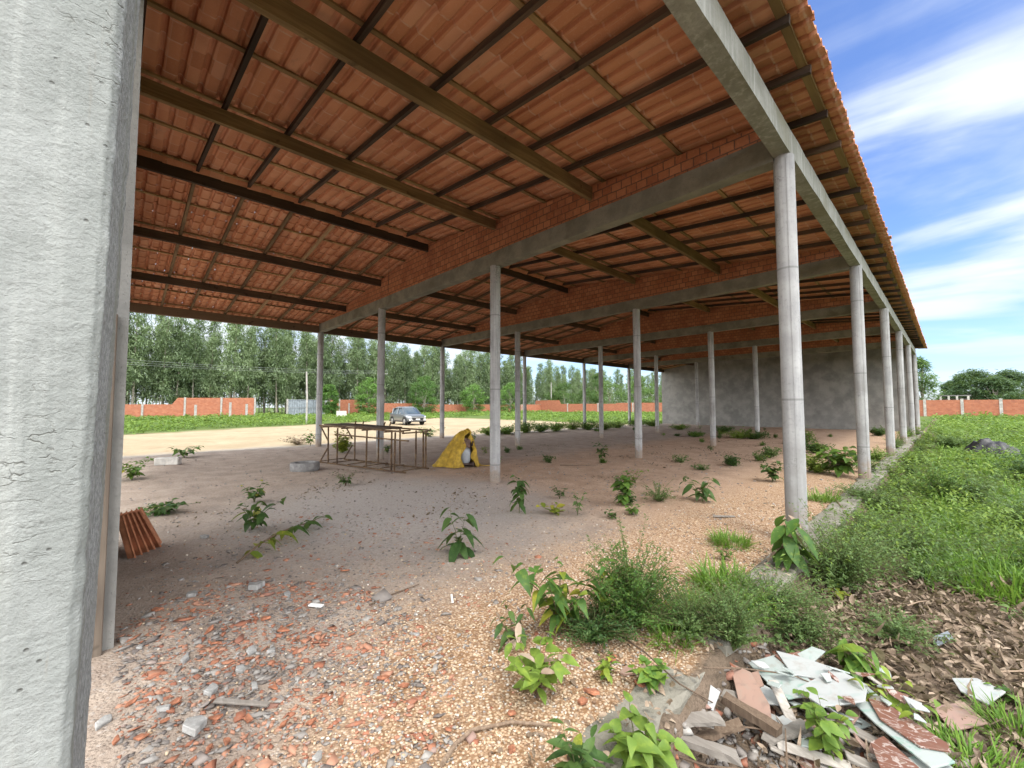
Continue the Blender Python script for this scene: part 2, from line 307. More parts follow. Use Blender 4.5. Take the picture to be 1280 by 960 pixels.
# ------------------------------------------------------------------ object helpers
def tag(o, label=None, cat=None, group=None, kind=None):
    if label: o['label'] = label
    if cat: o['category'] = cat
    if group: o['group'] = group
    if kind: o['kind'] = kind
    return o
def empty(name, loc=(0, 0, 0), rz=0.0, **kw):
    o = bpy.data.objects.new(name, None); C.objects.link(o); o.location = loc; o.rotation_euler = (0, 0, rz); o.empty_display_size = .2
    return tag(o, **kw)
def link(name, me, mat=None, parent=None):
    o = bpy.data.objects.new(name, me); C.objects.link(o)
    if mat is not None and not me.materials: me.materials.append(mat)
    if parent: o.parent = parent
    return o
def copy_tree(o, parent=None):
    c = o.copy(); C.objects.link(c)
    if parent: c.parent = parent
    for ch in [x for x in bpy.data.objects if x.parent == o]: copy_tree(ch, c)
    return c

class MB:
    """collects verts and faces, then becomes ONE mesh object"""
    def __init__(s): s.v = []; s.f = []
    def add(s, vs, fs):
        o = len(s.v); s.v += [tuple(x) for x in vs]; s.f += [tuple(i+o for i in f) for f in fs]; return s
    def obox(s, c, ax, ay, az):
        """box with centre c and half-axis vectors"""
        c, ax, ay, az = (Vector(q) for q in (c, ax, ay, az))
        vs = [c+ax*i+ay*j+az*k for k in (-1, 1) for j in (-1, 1) for i in (-1, 1)]
        return s.add(vs, [(0, 2, 3, 1), (4, 5, 7, 6), (0, 1, 5, 4), (2, 6, 7, 3), (0, 4, 6, 2), (1, 3, 7, 5)])
    def box(s, lo, hi):
        c = [(a+b)/2 for a, b in zip(lo, hi)]; h = [(b-a)/2 for a, b in zip(lo, hi)]
        return s.obox(c, (h[0], 0, 0), (0, h[1], 0), (0, 0, h[2]))
    def bar(s, a, b, w, h, up=(0, 0, 1)):
        a, b = Vector(a), Vector(b); d = (b-a); L = d.length; d.normalize()
        sd = d.cross(Vector(up)); 
        if sd.length < 1e-4: sd = d.cross(Vector((1, 0, 0)))
        sd.normalize(); u = sd.cross(d)
        return s.obox((a+b)/2, d*L/2, sd*w/2, u*h/2)
    def tube(s, pts, rad, n=8, cap=True):
        pts = [Vector(p) for p in pts]; k = len(pts); rad = rad if isinstance(rad, (list, tuple)) else [rad]*k
        vs = []; 
        for i, p in enumerate(pts):
            d = (pts[min(i+1, k-1)]-pts[max(i-1, 0)]).normalized(); a = d.cross(Vector((0, 0, 1)))
            if a.length < .05: a = d.cross(Vector((1, 0, 0)))
            a.normalize(); b = a.cross(d)
            if abs(d.z) > .95: a = Vector((1, 0, 0)); a = (a-d*a.dot(d)).normalized(); b = d.cross(a)
            vs += [p+(a*math.cos(2*PI*j/n)+b*math.sin(2*PI*j/n))*rad[i] for j in range(n)]
        fs = [(i*n+j, i*n+(j+1) % n, (i+1)*n+(j+1) % n, (i+1)*n+j) for i in range(k-1) for j in range(n)]
        if cap: fs += [tuple(range(n))[::-1], tuple((k-1)*n+j for j in range(n))]
        return s.add(vs, fs)
    def lathe(s, prof, c=(0, 0, 0), n=20):
        vs = [(c[0]+r*math.cos(2*PI*j/n), c[1]+r*math.sin(2*PI*j/n), c[2]+z) for r, z in prof for j in range(n)]; k = len(prof)
        fs = [(i*n+j, i*n+(j+1) % n, (i+1)*n+(j+1) % n, (i+1)*n+j) for i in range(k-1) for j in range(n)]
        if prof[0][0] > 1e-5: fs.append(tuple(range(n))[::-1])
        if prof[-1][0] > 1e-5: fs.append(tuple((k-1)*n+j for j in range(n)))
        return s.add(vs, fs)
    def prism(s, poly, y0, y1, ax=1):
        """polygon in the plane perpendicular to axis ax, extruded from y0 to y1"""
        def P(a, b, t): return (t, a, b) if ax == 0 else (a, t, b) if ax == 1 else (a, b, t)
        n = len(poly); vs = [P(a, b, y0) for a, b in poly]+[P(a, b, y1) for a, b in poly]
        return s.add(vs, [tuple(range(n))[::-1], tuple(range(n, 2*n))]+[(i, (i+1) % n, n+(i+1) % n, n+i) for i in range(n)])
    def build(s, name, mat=None, parent=None, smooth=None, bevel=0.0, fix=True):
        me = bpy.data.meshes.new(name); me.from_pydata(s.v, [], s.f); 
        if fix or bevel:
            bm = bmesh.new(); bm.from_mesh(me)
            if bevel: bmesh.ops.bevel(bm, geom=bm.edges[:], offset=bevel, segments=1, affect='EDGES', clamp_overlap=True)
            bmesh.ops.recalc_face_normals(bm, faces=bm.faces[:]); bm.to_mesh(me); bm.free()
        if smooth: shade(me, smooth)
        return link(name, me, mat, parent)
def shade(me, deg):
    me.polygons.foreach_set('use_smooth', [True]*len(me.polygons))
    if deg < 179: me.set_sharp_from_angle(angle=math.radians(deg))

def npmesh(name, V, FQ, val=None, smooth=False):
    """mesh from an (n,3) array and an (m,k) face array, with a per-face attribute 'v'"""
    V = np.asarray(V, np.float32); FQ = np.asarray(FQ, np.int32); k = FQ.shape[1]
    me = bpy.data.meshes.new(name); me.vertices.add(len(V)); me.vertices.foreach_set('co', V.ravel())
    me.loops.add(FQ.size); me.loops.foreach_set('vertex_index', FQ.ravel())
    me.polygons.add(len(FQ)); me.polygons.foreach_set('loop_start', np.arange(0, FQ.size, k, dtype=np.int32))
    me.update(calc_edges=True)
    if val is not None:
        a = me.attributes.new('v', 'FLOAT', 'FACE'); a.data.foreach_set('value', np.asarray(val, np.float32))
    if smooth: me.polygons.foreach_set('use_smooth', np.ones(len(FQ), bool))
    me.validate(); return me

def leaf_template(kind):
    if kind == 'card':      # two-quad folded card
        n = 1; ts = [0, 1]; ws = [.55, .45]
    elif kind == 'diamond':
        ts = [0, .45, 1]; ws = [.06, 1, .05]
    elif kind == 'blade':
        ts = [0, .35, .7, 1]; ws = [.8, 1, .7, .06]
    elif kind == 'oval':
        ts = [0, .15, .38, .62, .84, 1]; ws = [.08, .62, 1, .92, .5, .05]
    elif kind == 'heart':
        ts = [0, .1, .3, .55, .8, 1]; ws = [.3, .92, 1, .74, .36, .03]
    n = len(ts); V = []; F = []
    for t, w in zip(ts, ws): V += [(t, -w/2), (t, 0), (t, w/2)]
    for i in range(n-1):
        a = i*3; F += [(a, a+1, a+4, a+3), (a+1, a+2, a+5, a+4)]
    return np.array(V), np.array(F)
class Fol:
    def __init__(s, kind='oval'): s.V = []; s.F = []; s.val = []; s.n = 0; s.set(kind)
    def set(s, kind): s.T, s.TF = leaf_template(kind)
    def add(s, P, az, el, L, W, v, roll=0, fold=.35, droop=.35):
        P = np.atleast_2d(np.asarray(P, float)); n = len(P)
        az, el, L, W, v, roll, fold, droop = (np.broadcast_to(np.asarray(q, float), (n,)) for q in (az, el, L, W, v, roll, fold, droop))
        ca, sa, ce, se = np.cos(az), np.sin(az), np.cos(el), np.sin(el)
        D = np.stack([ca*ce, sa*ce, se], 1); Sd = np.stack([-sa, ca, 0*ca], 1); N = np.cross(D, Sd)
        cr, sr = np.cos(roll)[:, None], np.sin(roll)[:, None]; Sd, N = Sd*cr+N*sr, N*cr-Sd*sr
        t, w = s.T[:, 0], s.T[:, 1]
        along = t[None]*L[:, None]; side = w[None]*W[:, None]; up = np.abs(side)*fold[:, None]
        V = P[:, None]+D[:, None]*along[..., None]+Sd[:, None]*side[..., None]+N[:, None]*up[..., None]
        V[..., 2] -= (t[None]**2*L[:, None])*droop[:, None]
        k = len(s.T); F = s.TF[None]+(np.arange(n)*k)[:, None, None]+s.n
        s.V.append(V.reshape(-1, 3)); s.F.append(F.reshape(-1, 4)); s.val.append(np.repeat(v, len(s.TF))); s.n += n*k
        return s
    def mesh(s, name): return npmesh(name, np.concatenate(s.V), np.concatenate(s.F), np.clip(np.concatenate(s.val), 0, 1))
    def build(s, name, mat, parent=None): return link(name, s.mesh(name), mat, parent)
def U_(a, b, n=None): return rng.uniform(a, b, n)

# ------------------------------------------------------------------ ground
def sst(a, b, x): 
    t = np.clip((x-a)/(b-a), 0, 1); return t*t*(3-2*t)
def gz(x, y):
    """height of the ground sheet, in metres"""
    x = np.asarray(x, float); y = np.asarray(y, float)
    n = .018*np.sin(x*1.7+.6*np.sin(y*1.3))*np.cos(y*1.5+.8*np.sin(x*.9))+.010*np.sin(x*4.1+y*2.3)*np.sin(y*3.7-x*1.1)
    z = n - .25*sst(-15.3, -18.5, x) - .23*sst(.17, .27, x)
    z = z + .05*sst(.4, 2.5, x)*np.sin(x*1.1)*np.cos(y*.8) - .25*sst(33, 36, y)*sst(.3, -.3, x)*sst(-18, -15, x)
    z = z + .10*np.exp(-(((x+11.6)/1.6)**2+((y-.9)/.7)**2))          # a low heap of soil
    z = z + .06*np.exp(-(((x+1.2)/.7)**2+((y-.2)/.5)**2))             # rubble rise by the pillar
    return z
def gzf(x, y): return float(gz(x, y))
def grade(a, b, lo, hi, d, grow=1.12):
    core = list(np.arange(a, b+1e-6, d)); s = d; x = b
    while x < hi: s *= grow; x += s; core.append(x)
    s = d; x = a
    while x > lo: s *= grow; x -= s; core.insert(0, x)
    return np.array(core)
gx = grade(-4.5, 2.6, -420, 420, .05); gy = grade(-.6, 6, -250, 420, .05)
XX, YY = np.meshgrid(gx, gy); ZZ = gz(XX, YY)
near = np.exp(-((XX+1)**2+(YY-2)**2)/60)
ZZ = ZZ+near*.005*(np.array([noise.noise((x*5, y*5, 0)) for x, y in zip(XX.ravel(), YY.ravel())]).reshape(XX.shape))
nx, ny = len(gx), len(gy); idx = np.arange(nx*ny).reshape(ny, nx)
gq = np.stack([idx[:-1, :-1], idx[:-1, 1:], idx[1:, 1:], idx[1:, :-1]], -1).reshape(-1, 4)
go = link('ground', npmesh('ground', np.stack([XX, YY, ZZ], -1).reshape(-1, 3), gq, None, True), M['ground']); tag(go, kind='structure')
go['label'] = 'bare earth floor, sandy yard and weedy soil'

# ------------------------------------------------------------------ the open warehouse
WH = empty('open_warehouse', (0, 0, 0), label='long open-sided warehouse with clay tile roof on round concrete columns', cat='building')
W3 = 3*S_LAT; RIDGE = -W3/2; Y1 = 6*BAY
def raf_z(x):           # underside of the rafters
    d = x-RIDGE; return 5.43-(.0915*d if d > 0 else -.1315*d)
def col_mb(x, y, h, r=.102, base=-.3):
    m_ = MB(); n = 28; zs = [base, .02, .5, 1.2, 2.0, 2.9, h*.8, h]
    ph = random.uniform(0, 6.28); dx = random.uniform(-.006, .006)
    m_.tube([(x+dx*math.sin(z), y, z) for z in zs], [r*(1+.012*math.sin(z*2+ph)) for z in zs], n)
    a = random.uniform(-.9, .4)+(-.8 if x > -1 else -1.2)
    m_.bar((x+math.cos(a)*r*1.0, y+math.sin(a)*r*1.0, base), (x+math.cos(a)*r*1.0, y+math.sin(a)*r*1.0, h-.05), .006, .012)   # mould seam
    return m_
col_jit = {(1, 0): (-.0, 0), (4, 1): (.0, .0)}
for k in range(0, 6):
    for j in range(4):
        if k == 0 and j == 0: continue
        x = -S_LAT*j; y = BAY*k - (.10 if k == 0 else 0)
        dx, dy = (random.uniform(-.03, .03), random.uniform(-.03, .03))
        if (k, j) == (1, 1): dx = -.03
        if k == 0: dx = dy = 0
        if (k, j) == (0, 2): dy = .03
        h = HA if j == 0 else HB-.01
        o = col_mb(x+dx, y+dy, h).build('column', M['column'], WH, smooth=50)
    if j <= 1 and k > 0:
        mb = MB(); z = .02; a0 = -.62 if j == 0 else -1.0
        while z < h-.1:
            ln = random.uniform(.02, .12); aa = a0+random.uniform(-.02, .02); mb.bar((x+dx+.006*0+math.cos(aa)*.1035, y+dy+math.sin(aa)*.1035, z), (x+dx+math.cos(aa)*.1035, y+dy+math.sin(aa)*.1035, z+ln), .006, random.uniform(.004, .012)); z += ln+random.uniform(.0, .05)
        mb.build('mould_seam', M['seam'], o)
for j in (0,):   # column in the corner of the end wall
    col_mb(-S_LAT*j, Y1-.12, HB+.1, .10).build('column', M['column'], WH, smooth=50)
for k in range(1, 6):
    n = 16; mb = MB(); mb.lathe([(.17, -.3), (.165, .01), (.135, .035), (.0, .04)], (0, BAY*k, 0), n); mb.build('column_pad', M['kerb'], WH, smooth=40)
# beams over each row of columns and the brick gables standing on them
def rough_prism(poly_fn, x0, x1, y0, y1, name, mat, step=.25, jit=.006):
    pass
def wobble_bar(p0, p1, w, h, name, mat, parent, seg=.35, jit=.004, bevel=.006):
    """long bar cut in segments with slightly uneven edges"""
    p0, p1 = Vector(p0), Vector(p1); d = p1-p0; L = d.length; d.normalize(); sd = d.cross(Vector((0, 0, 1))).normalized(); up = sd.cross(d)
    n = max(2, int(L/seg)); vs = []; fs = []
    for i in range(n+1):
        c = p0+d*(L*i/n)
        for a, b in ((-1, -1), (1, -1), (1, 1), (-1, 1)):
            vs.append(c+sd*(a*w/2+random.uniform(-jit, jit))+up*(b*h/2+random.uniform(-jit, jit)))
    for i in range(n):
        for q in range(4):
            fs.append((i*4+q, i*4+(q+1) % 4, (i+1)*4+(q+1) % 4, (i+1)*4+q))
    fs += [(3, 2, 1, 0), tuple(n*4+q for q in range(4))]
    return MB().add(vs, fs).build(name, mat, parent)
BD = .29
for k in range(0, 6):
    y = BAY*k - (.12 if k == 0 else 0)
    wobble_bar((-.10, y, HB+BD/2-.01), (-W3+.02, y, HB+BD/2-.06), .19, BD, 'cross_beam', M['beam'], WH, jit=.005)
    n = 60; top = []; 
    for i in range(n+1):
        x = -.10-(W3-.1)*i/n; top.append((x, max(raf_z(x)-.004, HB+BD-.02)))
    poly = [(-.10, HB+BD-.03)]+top+[(-W3, HB+BD-.09)]
    MB().prism(poly[::-1], y-.075, y+.075).build('brick_gable', M['brick'], WH)
# end wall, grey plaster, closing the last bay
top = [(x, raf_z(x)-.05) for x in np.linspace(.05, -W3-.15, 40)]
MB().prism([(-W3-.15, -.5), (.05, -.5)]+top, Y1, Y1+.16).build('end_wall', M['endwall'], WH)
# beams along the two eaves
for k in range(0, 6):
    y0 = BAY*k-(.6 if k == 0 else 0); y1 = BAY*(k+1)
    wobble_bar((-.015, y0, HA+.145), (-.015, y1, HA+.145), .16, .29, 'edge_beam', M['edgebeam'], WH, jit=.005)
    wobble_bar((-W3, y0, HB+.03), (-W3, y1, HB+.03), .15, .25, 'edge_beam', M['eavebeam'], WH, jit=.003)
    for xx in (-2.62, -4.95, RIDGE, -9.9, -12.375):
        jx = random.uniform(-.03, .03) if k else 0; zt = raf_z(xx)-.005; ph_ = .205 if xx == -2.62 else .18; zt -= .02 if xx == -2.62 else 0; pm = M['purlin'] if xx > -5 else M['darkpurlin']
        ya = (-.5 if k == 0 else y0+.05); yb = y1-.06 if k < 5 else y1+.05
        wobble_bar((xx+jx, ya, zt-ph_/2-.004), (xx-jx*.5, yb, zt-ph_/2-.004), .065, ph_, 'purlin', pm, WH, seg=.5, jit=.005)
# rafters running down both slopes
ry = []
y = -.02
while y < Y1+.5: ry.append(y+random.uniform(-.05, .05)); y += .80
for yy in ry:
    j1, j2 = random.uniform(-.03, .03), random.uniform(-.03, .03)
    ex = random.uniform(.34, .40)
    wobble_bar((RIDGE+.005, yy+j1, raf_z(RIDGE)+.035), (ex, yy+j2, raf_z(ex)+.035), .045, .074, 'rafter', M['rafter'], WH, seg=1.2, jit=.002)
    wobble_bar((RIDGE-.005, yy+j1, raf_z(RIDGE)+.035), (-W3-ex, yy+j2, raf_z(-W3-ex)+.035), .05, .068, 'rafter', M['litrafter'], WH, seg=1.2, jit=.004)
# battens on the rafters
for sgn in (1, -1):
    for d in (.15, 1.24, 2.475, 3.70, 4.95, 6.19, 7.35, 7.75):
        x = RIDGE+sgn*d; w = .055 if d < 7.5 else .075
        wobble_bar((x+random.uniform(-.02, .02), -.55, raf_z(x)+.082), (x, Y1+.5, raf_z(x)+.082), w, .024, 'batten', M['batten'], WH, seg=1.6, jit=.002)
# tile courses: stepped rows of pan-and-roll tiles
def roof_slope(sgn):
    pw, rows, exp_ = .19, 25, .329
    ph = np.array([0, .04, .50, .57, .63, .73, .83, .89, .96]); hh = np.array([0, -.003, -.003, .006, .038, .046, .038, .006, .0])
    W = int(35.4/pw); Yv = (np.arange(W)[:, None]+ph[None]).ravel()*pw-.9; prof = np.tile(hh, W)
    V = []; F = []; o = 0; nn = len(Yv)
    for r in range(rows):
        d0 = r*exp_-.03; d1 = d0+exp_+.05
        if r == rows-1: d1 = 7.925; 
        jit = np.repeat(rng.normal(0, .0009, W), len(ph)); js = np.repeat(rng.normal(0, .007, W)+np.where(rng.uniform(0, 1, W) < .02, rng.uniform(-.03, .03, W), 0), len(ph))
        z0 = raf_z(RIDGE+sgn*d0)+.100; z1 = raf_z(RIDGE+sgn*d1)+.100+.0155
        th = .011
        def ring(d, z, dz): return np.stack([np.full(nn, RIDGE)+sgn*(d+js), Yv+js*.4, z+prof+jit+dz], 1)
        V += [ring(d0, z0, 0), ring(d1, z1, 0), ring(d1, z1, th), ring(d0, z0, th)]
        i = np.arange(nn-1)
        for q in range(4):
            a = o+q*nn; b = o+((q+1) % 4)*nn; F.append(np.stack([a+i, a+i+1, b+i+1, b+i], 1))
        o += 4*nn
    me = npmesh('roof_slope', np.concatenate(V), np.concatenate(F))
    bm = bmesh.new(); bm.from_mesh(me); bmesh.ops.recalc_face_normals(bm, faces=bm.faces[:]); bm.to_mesh(me); bm.free()
    shade(me, 40); return link('roof_slope', me, M['tile'], WH)
roof_slope(1); roof_slope(-1)
rc = MB()
for i in range(90):
    y = -.8+i*.39; rc.tube([(RIDGE, y, raf_z(RIDGE)+.10), (RIDGE, y+.42, raf_z(RIDGE)+.11)], [.13, .12], 12)
rc.build('ridge_tiles', M['tile'], WH, smooth=50)
# plinth kerb under the open row of columns
def kerb(name, x0, x1, y0, y1, zt, zb, mat, rough=.010):
    n = int((y1-y0)/.12); vs = []; fs = []
    for i in range(n+1):
        y = y0+(y1-y0)*i/n; j = lambda s=rough: random.uniform(-s, s)
        e = .015*noise.noise((y*1.7, 0, 3)); e2 = .02*noise.noise((y*2.3, 4, 3))
        vs += [(x0+e+j(), y, zb), (x1+e2+j(), y, zb), (x1+e2+j(), y, zt-.012+j(.006)), (x1-.02+e2+j(), y, zt+j(rough*.6)), (x0+.02+e+j(), y, zt+j(.006)), (x0+e+j(), y, zt-.015+j(.006))]
    for i in range(n):
        for q in range(6): fs.append((i*6+q, i*6+(q+1) % 6, (i+1)*6+(q+1) % 6, (i+1)*6+q))
    fs += [(5, 4, 3, 2, 1, 0), tuple(n*6+q for q in range(6))]
    return MB().add(vs, fs).build(name, mat, WH)
kerb('plinth_kerb', -.06, .17, -.7, 2.45, -.004, -.5, M['kerb'], .02)
kerb('plinth_kerb', -.10, .19, 2.72, 32.6, .03, -.5, M['kerb'])
# the end frame beside the camera: plastered pillar, wall stub, door board
def pillar():
    nz = 300; out = []; ring = []
    def seg(a, b, n): return [(a[0]+(b[0]-a[0])*i/n, a[1]+(b[1]-a[1])*i/n) for i in range(n)]
    x1, x0, ya, yb = .15, -.16, -.049, -.033
    ring = seg((x1, -.44), (x1, -.20), 6)+seg((x1, -.20), (x1, ya-.012), 34)+seg((x1, ya-.012), (x1-.014, ya), 4)+seg((x1-.014, ya), (x0, yb), 34)+seg((x0, yb), (x0, -.44), 10)+seg((x0, -.44), (x1, -.44), 8)
    n = len(ring); vs = []
    for i in range(nz+1):
        z = -.3+4.65*i/nz
        lean = .0165*(z-1.5) if z > 0 else -.025
        for a, b in ring:
            d = .0045*noise.noise((a*9, b*9, z*7))+.0022*noise.noise((a*40, b*40, z*30))
            e = .006*noise.noise((a*6, b*60, z*22)) if (b > ya-.02) else 0
            wgt = 1 if b > -.4 else 0
            da = (d*.6+e*.25) if a > x1-.02 else 0; db = (d*.4+e*.45) if b > ya-.02 else 0
            vs.append((a+da, b+db+lean, z))
    fs = [(i*n+q, i*n+(q+1) % n, (i+1)*n+(q+1) % n, (i+1)*n+q) for i in range(nz) for q in range(n)]
    fs += [tuple(range(n))[::-1], tuple(nz*n+q for q in range(n))]
    return MB().add(vs, fs).build('plastered_pillar', M['pillar'], WH, smooth=60)
pillar()
MB().box((-4.83, -.17, -.3), (-2.42, .015, HB-.03)).build('wall_stub', M['endwall'], WH)
MB().box((-2.415, -.20, -.1), (-2.36, -.036, 2.07)).build('door_board', M['board'], WH, bevel=.004)
wire = MB(); q = atx(472, 232, -7.3); wire.tube([(-7.2, 4.2, 5.2), (-7.19, 4.21, 4.6), (-7.2, 4.2, 4.0)], .004, 5); wire.build('hanging_wire', M['blacktrim'], WH)

# ------------------------------------------------------------------ plants
def gp(u, v):
    z = 0.0
    for _ in range(12):
        P = at(u, v, z); z = .5*z+.5*gzf(P.x, P.y)
    P = at(u, v, z); P.z = gzf(P.x, P.y); return P
def mpp(P):             # metres per photo pixel at P
    return (P-CAM).dot(_F)/FPX
def stem_path(h, lean, az, n=7, droop=.0, wig=.04):
    pts = []; 
    for i in range(n):
        t = i/(n-1); r = lean*h*t**1.5
        pts.append(Vector((math.cos(az)*r+random.uniform(-wig, wig)*h*t, math.sin(az)*r+random.uniform(-wig, wig)*h*t, h*(t-droop*t*t))))
    return pts
def along(pts, t):
    f = t*(len(pts)-1); i = min(int(f), len(pts)-2); return pts[i].lerp(pts[i+1], f-i)
def leafy(name, label, P, h, stems=3, lean=.5, L=.08, W=.045, nl=9, mat='leaf', kind='oval', el=(.0, .7), droop=.5, start=.25, az=None, spread=2*PI, cat='weed', group=None, stemmat='stem', rad=.005, stemdroop=.1, vr=(.15, .85), hv=.35, rz=0):
    root = empty(name, P, rz, label=label, cat=cat, group=group)
    sm = MB(); fo = Fol(kind); fd = Fol(kind)
    for s in range(stems):
        a = (az if az is not None else random.uniform(0, 2*PI))+random.uniform(-spread/2, spread/2) if az is not None else 2*PI*s/stems+random.uniform(-.5, .5)
        hh = h*random.uniform(1-hv, 1); pts = stem_path(hh, lean*random.uniform(.4, 1.15), a, 7, stemdroop)
        sm.tube([p-Vector((0, 0, .02)) if i == 0 else p for i, p in enumerate(pts)], [rad*(1-.75*i/6) for i in range(7)], 5)
        k = nl
        for i in range(k):
            t = start+(1-start)*(i+random.uniform(-.3, .3))/max(1, k-1); t = min(max(t, .05), 1)
            p = along(pts, t); la = a+i*2.4+random.uniform(-.4, .4); sz = random.uniform(.65, 1.1)*(1 if t < .85 else .65)
            (fd if L > .065 and random.random() < .10 else fo).add([p], la, random.uniform(*el), L*sz, W*sz, random.uniform(*vr), random.uniform(-.5, .5), .3, droop)
    sm.build('stem', M[stemmat], root, smooth=60, fix=False)
    fo.build('foliage', M[mat], root)
    if fd.V: fd.build('withered_leaves', M['yellowleaf' if random.random() < .5 else 'dry'], root)
    return root
def feathery(name, label, P, rx, h, branches=40, mat='greyleaf', size=.016, per=36, cat='weed', group=None, upright=.6, wratio=.42, vr=(.1, .9)):
    root = empty(name, P, 0, label=label, cat=cat, group=group); sm = MB(); fo = Fol('diamond')
    for b in range(branches):
        a = random.uniform(0, 2*PI); r = rx*math.sqrt(random.random()); hh = h*random.uniform(.3, 1)*(1-.25*(r/rx)**2)*(1.35 if random.random() < .10 else 1)
        pts = [Vector((0, 0, -.01)), Vector((math.cos(a)*r*.35, math.sin(a)*r*.35, hh*upright)), Vector((math.cos(a)*r, math.sin(a)*r, hh))]
        mid = [pts[0].lerp(pts[1], .5), pts[1].lerp(pts[2], .5)]
        pp = [pts[0], mid[0], pts[1]*.7+(mid[0]+mid[1])*.15, mid[1], pts[2]]
        sm.tube(pp, [.003, .0026, .002, .0016, .001], 4, False)
        t = np.sort(rng.uniform(.2, 1, per)); P0 = np.array([along(pp, q) for q in t])
        P0 += rng.normal(0, size*.5, P0.shape)
        fo.add(P0, rng.uniform(0, 2*PI, per), rng.uniform(-.3, 1.0, per), size*rng.uniform(.6, 1.4, per)*1.6, size*wratio*rng.uniform(.7, 1.3, per)*1.6, rng.uniform(vr[0], vr[1], per), rng.uniform(-.8, .8, per), .2, .2)
    sm.build('stem', M['stem'], root, fix=False); fo.build('foliage', M[mat], root)
    return root
def tuft(name, label, P, rx, h, blades=160, mat='grass', w=.006, cat='grass tuft', group=None, ell=1.0):
    n = blades; a = rng.uniform(0, 2*PI, n); r = rx*np.sqrt(rng.uniform(0, 1, n))*.75
    x = np.cos(a)*r; y = np.sin(a)*r*ell
    fo = Fol('blade'); fo.add(np.stack([x, y, gz(P.x+x, P.y+y)-P.z-.005], 1), a+rng.normal(0, .7, n), rng.uniform(.55, 1.45, n), h*rng.uniform(.5, 1.15, n), w*rng.uniform(.7, 1.4, n), rng.uniform(0, 1, n), rng.uniform(-.5, .5, n), .25, rng.uniform(.15, .7, n))
    o = fo.build(name, M[mat]); o.location = P; return tag(o, label, cat, group)
def hpx(P, n): return n*mpp(P)

# --- inside the shed
P = gp(573, 693)
leafy('leafy_sapling', 'glossy dark green sapling alone on the grey dust floor, one pale leaf on top', P, hpx(P, 58), 2, .30, hpx(P, 30), hpx(P, 13), 9, 'darkleaf', el=(-.3, .5), droop=.7, start=.12, cat='seedling', vr=(.2, .8), stemdroop=0, hv=.1)
P = gp(649, 641)
leafy('leafy_sapling', 'narrow upright dark weed just in front of the slim middle column', P, hpx(P, 50), 2, .10, hpx(P, 16), hpx(P, 9), 12, 'darkleaf', el=(-.4, .4), droop=.6, cat='seedling', hv=.15)
P = gp(780, 631)
leafy('bushy_weed', 'bushy knee-high green weed with small crown of leaves on the brown floor', P, hpx(P, 52), 7, .30, hpx(P, 14), hpx(P, 9), 12, 'leaf', droop=.5, start=.1)
P = gp(878, 627)
leafy('forked_weed', 'forked dark weed with drooping oval leaves beside the grey-green low bush', P, hpx(P, 42), 5, .7, hpx(P, 15), hpx(P, 8), 7, 'darkleaf', el=(-.3, .3), droop=.5)
P = gp(824, 627); feathery('low_bush', 'low grey-green bush with fine leaves between two taller weeds', P, hpx(P, 26), hpx(P, 26), 40, 'greyleaf', .022, 24)
P = gp(765, 648); leafy('small_weed', 'tiny dark green seedling at the foot of the bushy weed', P, hpx(P, 12), 5, .8, hpx(P, 9), hpx(P, 5), 4, 'darkleaf')
P = gp(722, 644); leafy('wispy_weed', 'thin wispy grey-green stalk leaning beside yellow withered leaves', P, hpx(P, 44), 2, .35, hpx(P, 10), hpx(P, 4), 14, 'greyleaf', kind='diamond')
P = gp(694, 643); leafy('withered_weed', 'withered yellow weed flat among brown dead leaves', P, hpx(P, 12), 6, 1.6, hpx(P, 12), hpx(P, 7), 4, 'yellowleaf', droop=.2, vr=(.4, 1))
P = gp(915, 582); feathery('low_bush', 'compact dark green cushion weed alone on bare brown floor', P, hpx(P, 10), hpx(P, 13), 40, 'darkleaf', .05, 16)
P = gp(850, 578); feathery('low_bush', 'sparse greyish twiggy weed beyond the second middle column', P, hpx(P, 12), hpx(P, 10), 22, 'greyleaf', .045, 10)
P = gp(752, 573); leafy('dead_weed', 'dark drooping half-dead weed left of the second middle column', P, hpx(P, 22), 5, .7, hpx(P, 9), hpx(P, 5), 6, 'darkleaf')
P = gp(966, 602); leafy('leafy_sapling', 'dark leafy weed left of the nearest column at mid height', P, hpx(P, 30), 6, .6, hpx(P, 12), hpx(P, 7), 8, 'darkleaf')
P = gp(962, 572); feathery('low_bush', 'fine grey-green weed on the bare floor near the back', P, hpx(P, 16), hpx(P, 14), 40, 'greyleaf', .05, 16)
P = gp(1050, 594); leafy('bushy_weed', 'big spreading blue-green weed clump between the first two front columns', P, hpx(P, 42), 16, .8, hpx(P, 17), hpx(P, 9), 9, 'leaf', droop=.5)
P = gp(1022, 590); feathery('low_bush', 'bright green spreading weed left of the blue-green clump', P, hpx(P, 30), hpx(P, 22), 60, 'leaf', .05, 18)
P = gp(1030, 626); tuft('grass_tuft', 'bright lime grass tuft growing against the concrete kerb', P, hpx(P, 22), hpx(P, 22), 220, w=.010)
P = gp(913, 680); tuft('grass_tuft', 'round dense dark green grass tuft on orange gravel', P, hpx(P, 28), hpx(P, 26), 420, 'grass', .006)
P = gp(903, 735); tuft('grass_tuft', 'larger loose grass tuft with broad blades nearer the kerb', P, hpx(P, 40), hpx(P, 46), 380, 'grass', .009)
P = gp(872, 756); tuft('grass_tuft', 'small ragged grass tuft in front of the larger loose one', P, hpx(P, 26), hpx(P, 34), 180, 'grass', .007)
P = gp(315, 662); leafy('dark_weed', 'dark trailing weed in deep shade, nearer of two', P, hpx(P, 45), 5, .8, hpx(P, 16), hpx(P, 10), 7, 'darkleaf', el=(-.4, .3))
